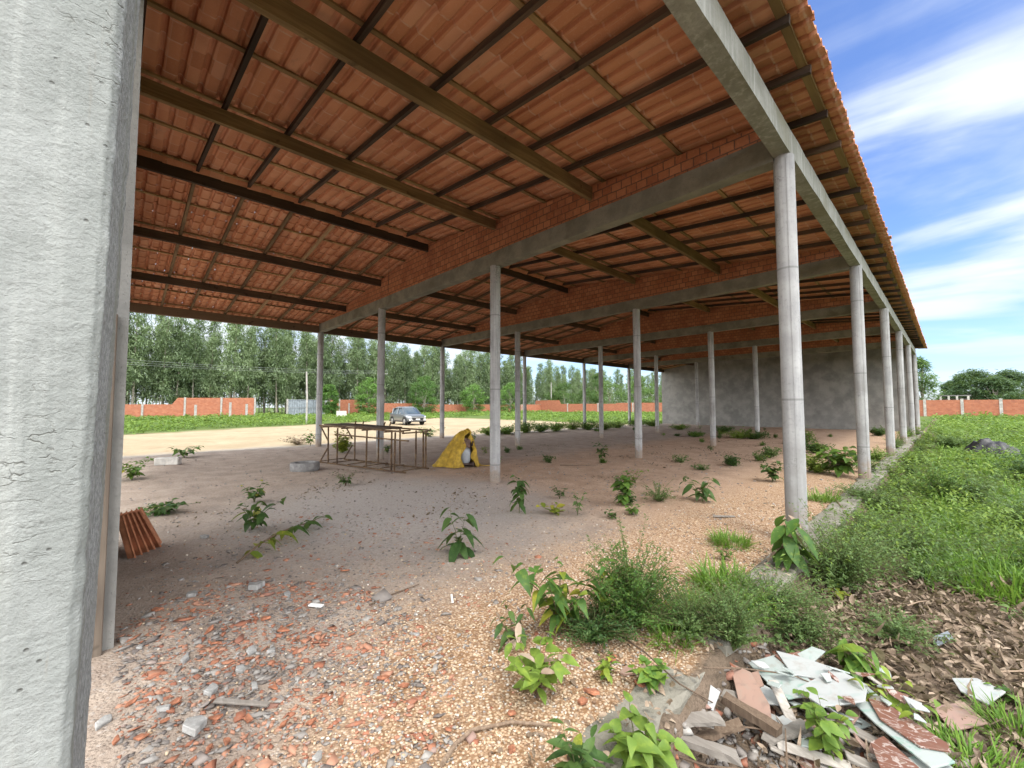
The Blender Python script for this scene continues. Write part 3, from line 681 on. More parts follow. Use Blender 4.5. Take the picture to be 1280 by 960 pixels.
P = gp(318, 628); leafy('dark_weed', 'dark twiggy weed in shade just behind the trailing one', P, hpx(P, 26), 7, .9, hpx(P, 10), hpx(P, 6), 7, 'darkleaf')
# creeping branch lying on the floor
P = gp(296, 705); Q = gp(405, 655); D = (Q-P)
root = empty('creeping_branch', P, label='long creeping branch with yellow-green base and dark leaves lying over the floor', cat='branch')
pts = [Vector((0, 0, .01)), D*.22+Vector((0, 0, .10)), D*.42+Vector((0, 0, .13)), D*.6+Vector((0, 0, .12)), D*.8+Vector((0, 0, .10)), D+Vector((0, 0, .10))]
MB().tube(pts, [.010, .009, .008, .007, .005, .003], 6).build('stem', M['brownstem'], root, smooth=60)
fo = Fol('oval'); fo2 = Fol('oval'); da = math.atan2(D.y, D.x)
for i in range(30):
    t = .1+.9*i/29; p = along(pts, t); yl = t < .5
    (fo2 if yl else fo).add([p], da+random.choice((-1, 1))*random.uniform(.4, 1.6), random.uniform(-.5, .5), random.uniform(.11, .18), random.uniform(.05, .085), random.uniform(.1, .8), random.uniform(-.6, .6), .3, .5)
fo.build('foliage', M['darkleaf'], root); fo2.build('yellow_foliage', M['yellowleaf'], root)
P = gp(203, 642); leafy('dark_weed', 'low wide patch of dark leaves behind the leaning spare tiles', P, hpx(P, 22), 18, 1.9, hpx(P, 12), hpx(P, 7), 7, 'darkleaf', stemdroop=.5)
P = gp(432, 607); leafy('dead_weed', 'dark dry weed at the foot of the rusty bench', P, hpx(P, 20), 9, 1.0, hpx(P, 7), hpx(P, 3), 7, 'darkleaf', stemmat='brownstem')
P = gp(380, 624) 
P = gp(165, 600); leafy('green_weed', 'leafy weed clump in the light beside the end pillar', P, hpx(P, 30), 9, 1.0, hpx(P, 10), hpx(P, 6), 8, 'leaf')
P = gp(230, 572); leafy('green_weed', 'leafy branch with long dark leaves over a pale block', P, hpx(P, 16), 7, 1.8, hpx(P, 11), hpx(P, 5), 7, 'leaf')
P = gp(428, 566); feathery('round_shrub', 'small bright lime round shrub seen through the bench frame', P, hpx(P, 11), hpx(P, 26), 50, 'yellowleaf', .075, 14, vr=(.2, .8))
P = gp(372, 556); feathery('dead_weed', 'brownish low weeds at the edge of the yard left of the outer column', P, hpx(P, 22), hpx(P, 12), 50, 'dry', .06, 12)
P = gp(388, 557); leafy('green_weed', 'small green weed at the foot of the first outer column', P, hpx(P, 22), 5, .6, hpx(P, 7), hpx(P, 4), 7, 'leaf')
P = gp(536, 546); leafy('green_weed', 'low scrubby weed at the foot of the second outer column', P, hpx(P, 16), 12, 1.3, hpx(P, 6), hpx(P, 3), 7, 'darkleaf')
P = gp(590, 552); leafy('green_weed', 'tall thin weed on the sand behind the yellow tarp', P, hpx(P, 18), 6, .7, hpx(P, 6), hpx(P, 3), 7, 'leaf')
P = gp(484, 567); leafy('dark_weed', 'little dark weed right of the column behind the bench', P, hpx(P, 14), 6, .7, hpx(P, 6), hpx(P, 4), 6, 'darkleaf')
# weeds along the far eave and the end wall
k = 0
for (u, v, w, h) in [(612, 544, 12, 10), (634, 543, 12, 10), (657, 541, 14, 16), (676, 540, 13, 12), (695, 539, 14, 12), (716, 537, 13, 12), (735, 537, 14, 13), (755, 537, 15, 12), (772, 535, 12, 9), (795, 533, 12, 10), (815, 533, 12, 9)]:
    P = gp(u, v); feathery('eave_weed', 'knee-high green weed along the edge of the floor under the far eave', P, hpx(P, w*1.3), hpx(P, h), 80, ('leaf', 'field', 'field')[k % 3], .075, 16, group='weeds along the far eave'); k += 1
for (u, v, w, h) in [(850, 537, 12, 7), (905, 541, 14, 9), (926, 548, 20, 11), (943, 549, 16, 12), (1003, 556, 14, 22), (1020, 566, 16, 16), (870, 546, 10, 6), (1098, 545, 9, 14)]:
    P = gp(u, v); feathery('wall_weed', 'dark weed clump sprouting near the foot of the grey end wall', P, hpx(P, w*1.2), hpx(P, h), 70, ('darkleaf', 'leaf')[k % 2], .06, 16, group='weeds by the end wall'); k += 1

# --- along the kerb in the foreground
P = gp(700, 792); leafy('climbing_weed', 'straggly tall weed with big rounded leaves leaning over the gravel', P, hpx(P, 115), 9, .60, .135, .078, 9, 'leaf', kind='heart', el=(-.5, .4), droop=.5, start=.25, stemmat='brownstem', rad=.004)
P = gp(742, 775); leafy('climbing_weed', 'arching weed stem with pointed light green leaves reaching right', P, hpx(P, 92), 6, .9, .12, .060, 10, 'leaf', az=.9, spread=1.6, el=(-.4, .4), start=.3, stemmat='brownstem', rad=.0035, vr=(.45, 1))
P = gp(790, 785); feathery('fine_leaved_bush', 'dense fine-leaved bush in the middle of the kerbside weeds', P, hpx(P, 70), hpx(P, 112), 190, 'leaf', .015, 50, vr=(0, .75))
P = gp(822, 762); tuft('grass_tuft', 'yellow-tipped grass tuft poking out of the fine-leaved bush', P, .12, .26, 120, 'yellowleaf', .006)
P = gp(672, 872); leafy('leafy_sapling', 'fresh green sapling with large oval leaves rising from orange gravel', P, hpx(P, 75), 8, .75, .115, .060, 8, 'leaf', el=(-.3, .5), droop=.3, vr=(.35, .95), stemmat='brownstem', rad=.004)
P = gp(862, 792); feathery('fine_leaved_bush', 'trailing feathery plant with tiny grey-green leaflets over the kerb', P, hpx(P, 75), hpx(P, 60), 150, 'greyleaf', .011, 50, upright=.5)
P = gp(916, 812); feathery('fine_leaved_bush', 'upright feathery bush just behind the broken white tiles', P, hpx(P, 44), hpx(P, 84), 150, 'greyleaf', .011, 56, upright=.65)
P = gp(965, 765); feathery('fine_leaved_bush', 'low pale feathery weed below the nearest column', P, hpx(P, 70), hpx(P, 50), 150, 'greyleaf', .013, 44)
P = gp(815, 862); leafy('climbing_weed', 'row of pale round leaves on a stem creeping over broken kerb', P, hpx(P, 34), 6, 1.0, .085, .065, 8, 'leaf', kind='heart', vr=(.5, .95), droop=.3, rad=.003)
P = gp(984, 712); leafy('drooping_plant', 'tall plant with large hanging pale green leaves against the nearest column', P, hpx(P, 76), 3, .2, .26, .125, 8, 'leaf', el=(-1.1, -.4), droop=.25, start=.35, vr=(.35, .75), hv=.15)
P = gp(1050, 738); feathery('fine_leaved_bush', 'wide dark bush right of the nearest column foot', P, hpx(P, 75), hpx(P, 92), 210, 'greyleaf', .019, 40, vr=(.2, 1))
P = gp(1075, 700); feathery('fine_leaved_bush', 'yellowish fine weed behind the wide dark bush', P, hpx(P, 50), hpx(P, 44), 90, 'greyleaf', .017, 30)
P = gp(1068, 852); leafy('drooping_plant', 'plant with long folded light green leaves above the tile heap', P, hpx(P, 62), 5, .4, .19, .075, 7, 'leaf', el=(-.8, .3), droop=.5, vr=(.5, .95))
P = gp(798, 978); leafy('broad_leaved_weed', 'broad light green weed at the bottom edge below the wooden planks', P, hpx(P, 88), 8, .55, .125, .075, 9, 'leaf', kind='heart', el=(-.3, .6), droop=.4, vr=(.2, .85))
P = gp(722, 985); leafy('leafy_sapling', 'narrow-leaved dark sapling beside the grey kerb end', P, hpx(P, 75), 4, .5, .12, .038, 9, 'darkleaf', el=(-.2, .7), droop=.3, vr=(.4, 1))
P = gp(1035, 955); leafy('climbing_weed', 'climbing weed with round glossy leaves in front of the tile heap', P, hpx(P, 105), 6, .45, .085, .056, 9, 'leaf', el=(-.3, .5), droop=.35, vr=(.4, 1), rad=.003)
P = gp(1215, 965); tuft('grass_tuft', 'bright grass tuft at the lower corner over the leaf litter', P, .24, .20, 420, 'grass', .007)
P = gp(1275, 925); tuft('grass_tuft', 'taller grass tuft at the right border over the leaf litter', P, .20, .22, 300, 'grass', .007)
P = gp(1262, 738); tuft('grass_tuft', 'thick mound of long lush grass behind the leaf litter', P, .62, .34, 1100, 'grass', .012)
P = gp(1205, 712); tuft('grass_tuft', 'low spreading grass mound left of the lush one', P, .5, .22, 800, 'grass', .010)
P = gp(1120, 800); feathery('fine_leaved_bush', 'low fern-like weed between tile heap and leaf litter', P, hpx(P, 60), hpx(P, 36), 70, 'greyleaf', .016, 36)
P = gp(1160, 730); feathery('fine_leaved_bush', 'pale fine weed at the back edge of the leaf litter', P, hpx(P, 60), hpx(P, 34), 80, 'greyleaf', .018, 30)

P = gp(838, 800); tuft('grass_tuft', 'long thin grass between fine-leaved bush and feathery kerb plant', P, .16, .24, 160, 'grass', .006)
P = gp(880, 770); tuft('grass_tuft', 'sparse grass growing over the kerb beside the small ragged tuft', P, .2, .16, 200, 'grass', .006)
P = gp(930, 775); feathery('fine_leaved_bush', 'sprawling feathery weed between the loose grass tuft and the column foot', P, hpx(P, 60), hpx(P, 46), 130, 'leaf', .014, 40)
P = gp(1000, 800); feathery('fine_leaved_bush', 'thin fern-like sprays behind the tile heap', P, hpx(P, 80), hpx(P, 50), 110, 'greyleaf', .014, 40)
P = gp(760, 850); leafy('leafy_sapling', 'little yellow-green seedling on the gravel left of the kerb chunk', P, hpx(P, 36), 4, .6, .07, .035, 6, 'leaf', vr=(.6, 1))
P = gp(640, 810); leafy('leafy_sapling', 'curled dark-tipped weed at the left edge of the kerbside plants', P, hpx(P, 60), 4, .6, .10, .045, 7, 'darkleaf', el=(-.7, .3), vr=(.3, 1), stemmat='brownstem')
P = gp(745, 800); feathery('fine_leaved_bush', 'low dark undergrowth at the base of the straggly tall weed', P, hpx(P, 55), hpx(P, 40), 120, 'darkleaf', .015, 34)
P = gp(1110, 905); leafy('climbing_weed', 'leafy vine hanging over the long white tile strip', P, hpx(P, 62), 6, .8, .085, .05, 8, 'leaf', el=(-.4, .4), vr=(.5, 1), rad=.003)
P = gp(905, 700); leafy('small_weed', 'few-leaved small weed beside the round grass tuft', P, hpx(P, 22), 5, .9, .06, .03, 6, 'leaf')
P = gp(1120, 690); feathery('fine_leaved_bush', 'dull grey-green spreading weed right of the kerb stick', P, hpx(P, 75), hpx(P, 46), 150, 'greyleaf', .02, 34)
P = gp(1090, 640); feathery('fine_leaved_bush', 'leggy grey-green weed along the outer kerb face', P, hpx(P, 55), hpx(P, 34), 120, 'greyleaf', .025, 28)

random.seed(77)
for i in range(30):
    y = 6.0+i*.85+random.uniform(-.3, .3); x = random.choice((.30, .42, .5, .12, -.16))+random.uniform(-.05, .08); P = Vector((x, y, gzf(x, y)))
    feathery('kerb_weed', 'scrubby weed spilling over the concrete kerb between the columns', P, random.uniform(.22, .42), random.uniform(.22, .5), 60, random.choice(('greyleaf', 'leaf', 'greyleaf', 'field')), random.uniform(.022, .034), 22, group='weeds along the kerb')
for i in range(34):
    y = random.uniform(4.8, 29); x = random.uniform(-9.5, -.7) if y < 20 else random.uniform(-13, -1); P = Vector((x, y, gzf(x, y)))
    if random.random() < .6: feathery('floor_weed', 'little weed growing alone out of the earth floor', P, random.uniform(.10, .25), random.uniform(.10, .28), 26, random.choice(('greyleaf', 'darkleaf', 'leaf')), .035, 12, group='small weeds scattered over the floor')
    else: leafy('floor_weed', 'little weed growing alone out of the earth floor', P, random.uniform(.15, .35), 5, .8, .10, .055, 6, random.choice(('darkleaf', 'leaf')), group='small weeds scattered over the floor')
for i in range(14):
    x = random.uniform(.35, 2.6); y = random.uniform(2.2, 5.6); P = Vector((x, y, gzf(x, y)))
    if abs(x-.75) < .35 and y < 3.4: continue
    leafy('litter_weed', 'small green weed pushing up through the dead leaves', P, random.uniform(.08, .22), 4, .9, .07, .035, 6, random.choice(('leaf', 'greyleaf', 'yellowleaf')), group='weeds in the leaf litter', rad=.003)
for i in range(26):
    x = random.uniform(.2, 2.8); y = random.uniform(1.9, 5.8); a = random.uniform(0, 3.14); L = random.uniform(.15, .6); z = gzf(x, y)+random.uniform(.02, .07)
    o = MB().tube([(-L/2*math.cos(a), -L/2*math.sin(a), random.uniform(0, .04)), (0, random.uniform(-.03, .03), .02), (L/2*math.cos(a), L/2*math.sin(a), random.uniform(0, .06))], [.006, .005, .003], 5, False).build('litter_twig', M['stick'], fix=False); o.location = (x, y, z)
    tag(o, 'dry twig lying among the dead leaves and rubble', 'twig', 'twigs in the leaf litter')

# --- the weedy field on the open side (one mass)
def field(name, N, r0, r1, a0, a1, keep, per, s0, mat, hgt, dens=1.0):
    r = np.exp(rng.uniform(math.log(r0), math.log(r1), N)); a = rng.uniform(a0, a1, N)
    x = CAM.x+r*np.sin(a); y = CAM.y+r*np.cos(a); ok = keep(x, y); x, y, r = x[ok], y[ok], r[ok]; n = len(x)
    fo = Fol('diamond'); clump = .55+.9*np.array([noise.noise((q*.55, w*.55, 5.0)) for q, w in zip(x, y)])
    clump = np.clip(clump+.35*np.array([noise.noise((q*2.1, w*2.1, 7.0)) for q, w in zip(x, y)]), .12, 1.3); hue = np.array([noise.noise((q*.3, w*.3, 9.0)) for q, w in zip(x, y)])
    rad = (.10+.004*r); sz = np.maximum(s0, s0*.35+.0040*r)
    for i in range(per):
        aa = rng.uniform(0, 2*PI, n); rr = rad*np.sqrt(rng.uniform(0, 1, n)); h = hgt*clump*rng.uniform(.1, 1, n)
        px, py = x+np.cos(aa)*rr, y+np.sin(aa)*rr
        fo.add(np.stack([px, py, gz(px, py)+h], 1), aa+rng.normal(0, .8, n), rng.uniform(-.5, .9, n), sz*rng.uniform(.8, 1.9, n), sz*rng.uniform(.35, .8, n), .42+.5*hue+rng.normal(0, .2, n), rng.uniform(-.7, .7, n), .25, .3)
    o = fo.build(name, M[mat]); return tag(o, kind='stuff')
D2R = math.radians
def blades_field(name, N, r0, r1, a0, a1, keep, mat, L0, W0):
    r = np.exp(rng.uniform(math.log(r0), math.log(r1), N)); a = rng.uniform(a0, a1, N); x = CAM.x+r*np.sin(a); y = CAM.y+r*np.cos(a); ok = keep(x, y); x, y, r = x[ok], y[ok], r[ok]
    den = np.array([noise.noise((q*.8, w*.8, 2.0)) for q, w in zip(x, y)]); ok = den > -.15; x, y, r, den = x[ok], y[ok], r[ok], den[ok]; n = len(x); k = 5
    x = np.repeat(x, k)+rng.normal(0, .05, n*k); y = np.repeat(y, k)+rng.normal(0, .05, n*k); r = np.repeat(r, k); den = np.repeat(den, k); n = n*k
    fo = Fol('blade'); fo.add(np.stack([x, y, gz(x, y)-.01], 1), rng.uniform(0, 6.28, n), rng.uniform(.6, 1.5, n), L0*(1+.8*den)*rng.uniform(.5, 1.3, n), (W0+.0007*r)*rng.uniform(.6, 1.4, n), .5+.4*den+rng.normal(0, .2, n), rng.uniform(-.5, .5, n), .25, rng.uniform(.2, .8, n))
    return tag(fo.build(name, M[mat]), kind='stuff')
def keep_right(x, y):
    litter = ((x-1.7)/1.45)**2+((y-3.7)/2.25)**2 < 1
    thin = (y < 8) & (rng.uniform(0, 1, len(x)) < .35)
    return (x > .24) & ~((x < 1.35) & (y < 3.3)) & (y < 89) & (~litter) & (~thin) & (y > 1.0)
o = field('field_weeds', 15000, 2.6, 90, D2R(-32), D2R(42), keep_right, 15, .024, 'field', .62); tag(o, 'dense green weeds covering the open ground beside the warehouse', 'weeds')
o = field('low_ground_cover', 6000, 2.2, 16, D2R(-32), D2R(42), lambda x, y: (x > .16) & ~((x < 1.35) & (y < 3.3)) & (((x-1.7)/1.35)**2+((y-3.7)/2.1)**2 > 1) & (y > .8), 11, .022, 'greyleaf', .38); tag(o, 'fine greyish ground cover close to the kerb', 'ground cover')
o = blades_field('field_grass', 14000, 3.0, 30, D2R(-32), D2R(42), lambda x, y: keep_right(x, y) & (x > .9), 'grass', .42, .007); tag(o, 'long lush grass blades standing among the field weeds', 'grass')
def keep_left(x, y):
    e = x+.48*y+2.5*np.sin(x*.3)*np.sin(y*.22); return (e < -32.5) & (x > -90) & (y < 89)
o = field('yard_weeds', 6500, 26, 120, D2R(-93), D2R(-20), keep_left, 12, .06, 'field', .50); tag(o, 'bright green weeds beyond the sandy yard', 'weeds')
o = field('back_weeds', 2500, 34, 110, D2R(-48), D2R(-3), lambda x, y: (y > 33.2) & (y < 89) & (x > -60), 12, .06, 'field', .42); tag(o, 'green weeds behind the end of the warehouse', 'weeds')

random.seed(31)
for i in range(30):
    r = math.exp(random.uniform(math.log(5.5), math.log(42))); a = D2R(random.uniform(-14, 26)); P = Vector((CAM.x+r*math.sin(a), CAM.y+r*math.cos(a), 0))
    if P.x < .7 or P.y > 60: continue
    P.z = gzf(P.x, P.y); k_ = 1+r*.012
    if i % 3: feathery('field_shrub', 'taller scrubby weed rising above the green field', P, random.uniform(.3, .6)*k_, random.uniform(.5, .85), 70, random.choice(('greyleaf', 'leaf', 'darkleaf', 'leaf')), .022+.0016*r, 24, group='taller weeds in the field')
    else: leafy('field_shrub', 'taller scrubby weed rising above the green field', P, random.uniform(.5, .9), 9, .55, .10+.002*r, .05+.001*r, 12, random.choice(('leaf', 'darkleaf', 'yellowleaf')), group='taller weeds in the field')

# --- dead leaves, pebbles, brick rubble (uncountable)
def in_rot(n, cx, cy, rx, ry, pw=.5):
    a = rng.uniform(0, 2*PI, n); r = rng.uniform(0, 1, n)**pw; return cx+np.cos(a)*r*rx, cy+np.sin(a)*r*ry
x, y = in_rot(12000, 1.75, 3.9, 1.75, 2.4, .55); ok = x > .22; x, y = x[ok], y[ok]; n = len(x)
fo = Fol('oval'); fo.add(np.stack([x, y, gz(x, y)+rng.uniform(.004, .05, n)], 1), rng.uniform(0, 2*PI, n), rng.normal(.05, .3, n), np.exp(rng.normal(-2.95, .45, n)), np.exp(rng.normal(-3.65, .4, n)), rng.uniform(0, 1, n), rng.normal(0, .9, n), rng.uniform(-.2, 1.1, n), rng.uniform(-.7, .9, n))
tag(fo.build('leaf_litter', M['dry']), 'carpet of curled dry brown leaves beside the tile heap', 'dead leaves', kind='stuff')
x, y = in_rot(900, .15, 2.9, .6, 2.6, .7); n = len(x)
fo = Fol('oval'); fo.add(np.stack([x, y, np.maximum(gz(x, y), np.where((x > -.1) & (x < .19), .045, -9))+.006], 1), rng.uniform(0, 2*PI, n), rng.normal(.0, .25, n), rng.uniform(.02, .06, n), rng.uniform(.012, .03, n), rng.uniform(0, 1, n), rng.normal(0, .6, n), .3, .2)
tag(fo.build('kerb_leaf_litter', M['dry']), 'scattered dry leaves caught along the broken kerb', 'dead leaves', kind='stuff')
cx = rng.uniform(-9.5, -.4, 46); cyy = rng.uniform(.6, 22, 46)**1.0; ci = rng.integers(0, 46, 2200); x = cx[ci]+rng.normal(0, .30, 2200); y = cyy[ci]+rng.normal(0, .30, 2200); ok = (x < -.2) & (y > .3); x, y = x[ok], y[ok]; n = len(x)
fo = Fol('oval'); fo.add(np.stack([x, y, gz(x, y)+.008], 1), rng.uniform(0, 2*PI, n), rng.normal(.05, .25, n), np.exp(rng.normal(-3.2, .4, n)), np.exp(rng.normal(-4.0, .4, n)), rng.uniform(0, .7, n), rng.normal(0, .7, n), rng.uniform(-.1, .7, n), rng.uniform(-.4, .5, n))
tag(fo.build('floor_litter', M['dry']), 'dry leaf scraps blown over the earth floor in loose patches', 'dead leaves', kind='stuff')
def pebbles(name, x, y, s, v, mat, label, cat, flat=(.45, .9), angular=False, sink=.2):
    n = len(x); ph = (1+5**.5)/2
    bm = bmesh.new()
    if angular: bmesh.ops.create_cone(bm, cap_ends=True, segments=4, radius1=1.1, radius2=.95, depth=1.4)
    else: bmesh.ops.create_icosphere(bm, subdivisions=1, radius=1)
    T = np.array([q.co for q in bm.verts]); bmesh.ops.triangulate(bm, faces=bm.faces[:]); FT = np.array([[q.index for q in f.verts] for f in bm.faces]); bm.free()
    k = len(T); V = np.repeat(T[None], n, 0)*(1+rng.uniform(-.5, .4, (n, k, 3)) if angular else 1+rng.uniform(-.16, .16, (n, k, 3)))
    sc = s[:, None]*np.stack([rng.uniform(.8, 1.6, n), rng.uniform(.6, 1.1, n), rng.uniform(*flat, n)], 1); V = V*sc[:, None]
    tx = rng.normal(0, .32 if angular else .25, n); c, q = np.cos(tx)[:, None], np.sin(tx)[:, None]; Y, Z = V[..., 1]*c-V[..., 2]*q, V[..., 1]*q+V[..., 2]*c; V = np.stack([V[..., 0], Y, Z], -1)
    a = rng.uniform(0, 2*PI, n); c, q = np.cos(a)[:, None], np.sin(a)[:, None]; X, Y = V[..., 0]*c-V[..., 1]*q, V[..., 0]*q+V[..., 1]*c
    V = np.stack([X+x[:, None], Y+y[:, None], V[..., 2]+(gz(x, y)+.002+sc[:, 2]*(1-2*sink)*.6)[:, None]], -1)
    F = FT[None]+(np.arange(n)*k)[:, None, None]
    return tag(link(name, npmesh(name, V.reshape(-1, 3), F.reshape(-1, 3), np.repeat(v, len(FT))), M[mat]), label, cat, kind='stuff')
N = 26000; r = np.exp(rng.uniform(math.log(1.0), math.log(7.5), N)); a = rng.uniform(D2R(-88), D2R(-2), N)
x, y = CAM.x+r*np.sin(a), CAM.y+r*np.cos(a); w = np.clip((x+2.6-1.3*np.clip((1.5-y)/1.2, 0, 1))/1.6, .10, 1)*(x < -.02); ok = rng.uniform(0, 1, N) < w; x, y, r = x[ok], y[ok], r[ok]
pebbles('gravel', x, y, rng.uniform(.0035, .0085, len(x))*np.clip(.8+r*.12, 1, 1.5), rng.uniform(0, 1, len(x)), 'pebble', 'loose orange and tan pebbles over the floor', 'gravel')
N = 5200; x, y = in_rot(N, -1.6, .6, 1.45, .95, .62); x2, y2 = in_rot(1500, -2.6, 1.6, 2.4, 1.6, .6); x = np.concatenate([x, x2]); y = np.concatenate([y, y2]); ok = (y > .03) & (x < -.3); x, y = x[ok], y[ok]
pebbles('brick_rubble', x, y, np.exp(rng.normal(-4.72, .5, len(x))), np.clip(.5+.35*np.sin(x*7+1.3*np.sin(y*9))*np.cos(y*6)+rng.normal(0, .3, len(x)), 0, 1), 'rubble', 'crushed red brick and mortar strewn near the end pillar', 'rubble', (.12, .42), True)
N = 3400; r = np.exp(rng.uniform(math.log(2.2), math.log(16), N)); a = rng.uniform(D2R(-89), D2R(-8), N); x, y = CAM.x+r*np.sin(a), CAM.y+r*np.cos(a); ok = (x < -.15) & (y > .1); x, y, r = x[ok], y[ok], r[ok]
pebbles('floor_grit', x, y, rng.uniform(.004, .011, len(x))*np.clip(r*.2, .8, 1.7), rng.uniform(.18, .47, len(x)), 'rubble', 'small stones and crumbs of mortar all over the floor', 'gravel', (.4, .8), True)

# ------------------------------------------------------------------ loose pieces one could pick up
def slab_mesh(name, L, W, T, mat, cuts=2, jag=.12):
    """a flat broken piece with an irregular outline"""
    n = random.choice((4, 5, 5, 6)); pts = []
    for i in range(n):
        a = 2*PI*i/n+random.uniform(-.5, .5); r = random.uniform(1-jag*4, 1.0)
        pts.append((math.cos(a)*L/2*r, math.sin(a)*W/2*r))
    return MB().prism(pts, 0, T, 2).build(name, M[mat], bevel=min(.003, T*.2))
def place(o, P, rz, rx=0, ry=0, dz=0):
    o.location = (P.x, P.y, P.z+dz); o.rotation_euler = (rx, ry, rz); return o
bricks = [(353, 790), (372, 800), (362, 783), (240, 765), (268, 806), (196, 764), (270, 900), (355, 908), (145, 930), (240, 955), (262, 938), (283, 930), (165, 880), (310, 902), (175, 925), (290, 960), (205, 905), (343, 862), (310, 826), (332, 775), (288, 868), (480, 850), (430, 715), (447, 762), (640, 895), (440, 795), (530, 808), (553, 820), (505, 860), (560, 915), (640, 940), (425, 880), (380, 745), (262, 790), (305, 812), (220, 880), (390, 905)]
for i, (u, v) in enumerate(bricks):
    P = gp(u, v); sz = (11 if v < 830 else 15)*mpp(P)*random.uniform(.5, 1.3)
    o = slab_mesh('brick_shard', sz*1.5, sz*.8, random.uniform(.006, .014), 'shard')
    place(o, P, random.uniform(0, 6.3), random.uniform(-.3, .3), random.uniform(-.25, .25), .008)
    tag(o, 'broken orange piece of hollow clay brick lying in the rubble', 'brick shard', 'broken clay brick pieces on the floor')
for i, (u, v, s) in enumerate([(243, 910, 42), (320, 735, 30), (175, 810, 16), (265, 865, 26), (232, 825, 22), (300, 838, 20), (205, 888, 26), (315, 815, 18), (240, 745, 22), (360, 745, 16), (520, 794, 12), (398, 948, 22), (340, 815, 18), (255, 672, 16), (318, 860, 20), (130, 905, 26)]):
    P = gp(u, v); sz = s*mpp(P); o = slab_mesh('mortar_chunk', sz*1.2, sz*.7, sz*.2, 'greychunk', jag=.1)
    place(o, P, random.uniform(-.6, .6), random.uniform(-.2, .2), random.uniform(-.2, .2), .0)
    if i == 0: tag(o, 'biggest pale grey mortar chunk, lying in the brick rubble', 'mortar chunk')
    else: tag(o, 'grey flat chunk of broken mortar lying on the floor', 'mortar chunk', 'grey mortar chunks on the floor')
P = gp(395, 759); o = MB().box((-.055, -.018, 0), (.055, .018, .012)).build('pale_strip', M['white'], bevel=.002); tag(place(o, P, .62, dz=.008), 'short pale strip lying alone on the grey floor', 'strip')
P = gp(565, 750); o = MB().box((-.07, -.008, 0), (.07, .008, .008)).build('pale_strip', M['white'], bevel=.002); tag(place(o, P, -.55, dz=.008), 'thin white splinter lying on gravel in mid floor', 'strip')
P = gp(302, 885); o = MB().box((-.13, -.014, 0), (.13, .014, .012)).build('wood_sliver', M['greywood'], bevel=.003); tag(place(o, P, .85, 0, .1, .02), 'long grey wood sliver slanting across the brick rubble', 'wood sliver')
P = gp(905, 647); o = MB().box((-.14, -.02, 0), (.14, .02, .015)).build('wood_sliver', M['greywood'], bevel=.003); tag(place(o, P, .75, dz=.01), 'short grey stick on orange gravel behind the grass tuft', 'wood sliver')
def twig(label, pix, r=.006, lift=.012, mat='stick', name='dry_twig', cat='twig'):
    pts = []
    for i, (u, v, *z) in enumerate(pix):
        P = gp(u, v); P.z += (z[0] if z else lift); pts.append(P)
    base = pts[0].copy(); o = MB().tube([p-base for p in pts], [r*(1-.5*i/(len(pts)-1)) for i in range(len(pts))], 6).build(name, M[mat], smooth=60)
    o.location = base; return tag(o, label, cat)
twig('dark curved root sticking out of the gravel at the bottom edge', [(552, 962), (570, 935), (590, 918), (640, 908), (690, 912)], .011, .02)
twig('thin dark twig on tan gravel', [(548, 780), (563, 784), (582, 792)], .004)
twig('thin twig lying on the grey floor', [(462, 758), (490, 745), (524, 732)], .006)
twig('dark stick leaning over the kerb behind the nearest column', [(1042, 625, .05), (1060, 650, .06), (1100, 690, .06)], .014)
twig('thin brown stick lying inside near the back', [(700, 582), (745, 583)], .012)
twig('long thin bent twig across the kerb by the tile heap', [(775, 800, .03), (805, 825, .05), (850, 870, .06), (905, 905, .08)], .006)
twig('thin branch lying across the broken tiles', [(880, 868, .14), (930, 868, .15), (990, 876, .15), (1040, 892, .12)], .006)
for i, (u, v, s, mt) in enumerate([(765, 826, 20, 'shard'), (785, 842, 20, 'cer_back'), (800, 858, 16, 'shard'), (740, 868, 26, 'shard'), (728, 880, 18, 'shard')]):
    P = gp(u, v); sz = s*mpp(P); o = slab_mesh('brick_shard', sz*1.3, sz*.8, .018, mt); place(o, P, random.uniform(0, 6), random.uniform(-.2, .2), 0, .006)
    tag(o, 'weathered clay shard on gravel along the broken kerb', 'brick shard', 'clay shards by the kerb')

# --- heap of broken floor tiles and grey planks outside the kerb
def tile_piece(outline_px, z, tilt, mat, label, T=.009):
    pts = [at(u, v, z) for u, v in outline_px]; c = sum(pts, Vector())/len(pts)
    poly = [((p-c).x, (p-c).y) for p in pts]
    o = MB().prism(poly, 0, T, 2).build('broken_tile', M[mat], bevel=.0012); o.location = c; o.rotation_euler = (tilt[0], tilt[1], 0)
    return tag(o, label, 'broken tile', None)
tile_piece([(935, 828), (975, 822), (1022, 862), (1030, 868), (985, 872), (970, 862)], -.115, (.10, -.05), 'cer_white', 'white glazed tile with sharp pale green veins, left end of the heap')
tile_piece([(968, 822), (1000, 818), (1038, 848), (1012, 856)], -.10, (.05, .06), 'cer_red', 'brown marbled tile half covered by white pieces')
tile_piece([(970, 816), (1005, 825), (1050, 840), (1022, 848), (990, 842)], -.085, (.08, .02), 'cer_plain', 'plain white tile piece lying across the brown one')
tile_piece([(985, 822), (1015, 812), (1032, 818), (1010, 832)], -.088, (.12, .0), 'cer_white', 'narrow white tile piece at the back of the heap')
tile_piece([(995, 858), (1045, 838), (1085, 862), (1082, 880), (1028, 882)], -.070, (.05, -.08), 'cer_plain', 'big plain white tile in the middle of the heap')
tile_piece([(1040, 850), (1075, 850), (1135, 905), (1195, 960), (1165, 965), (1095, 905)], -.105, (.03, -.10), 'cer_white', 'long white tile strip running down to the right corner')
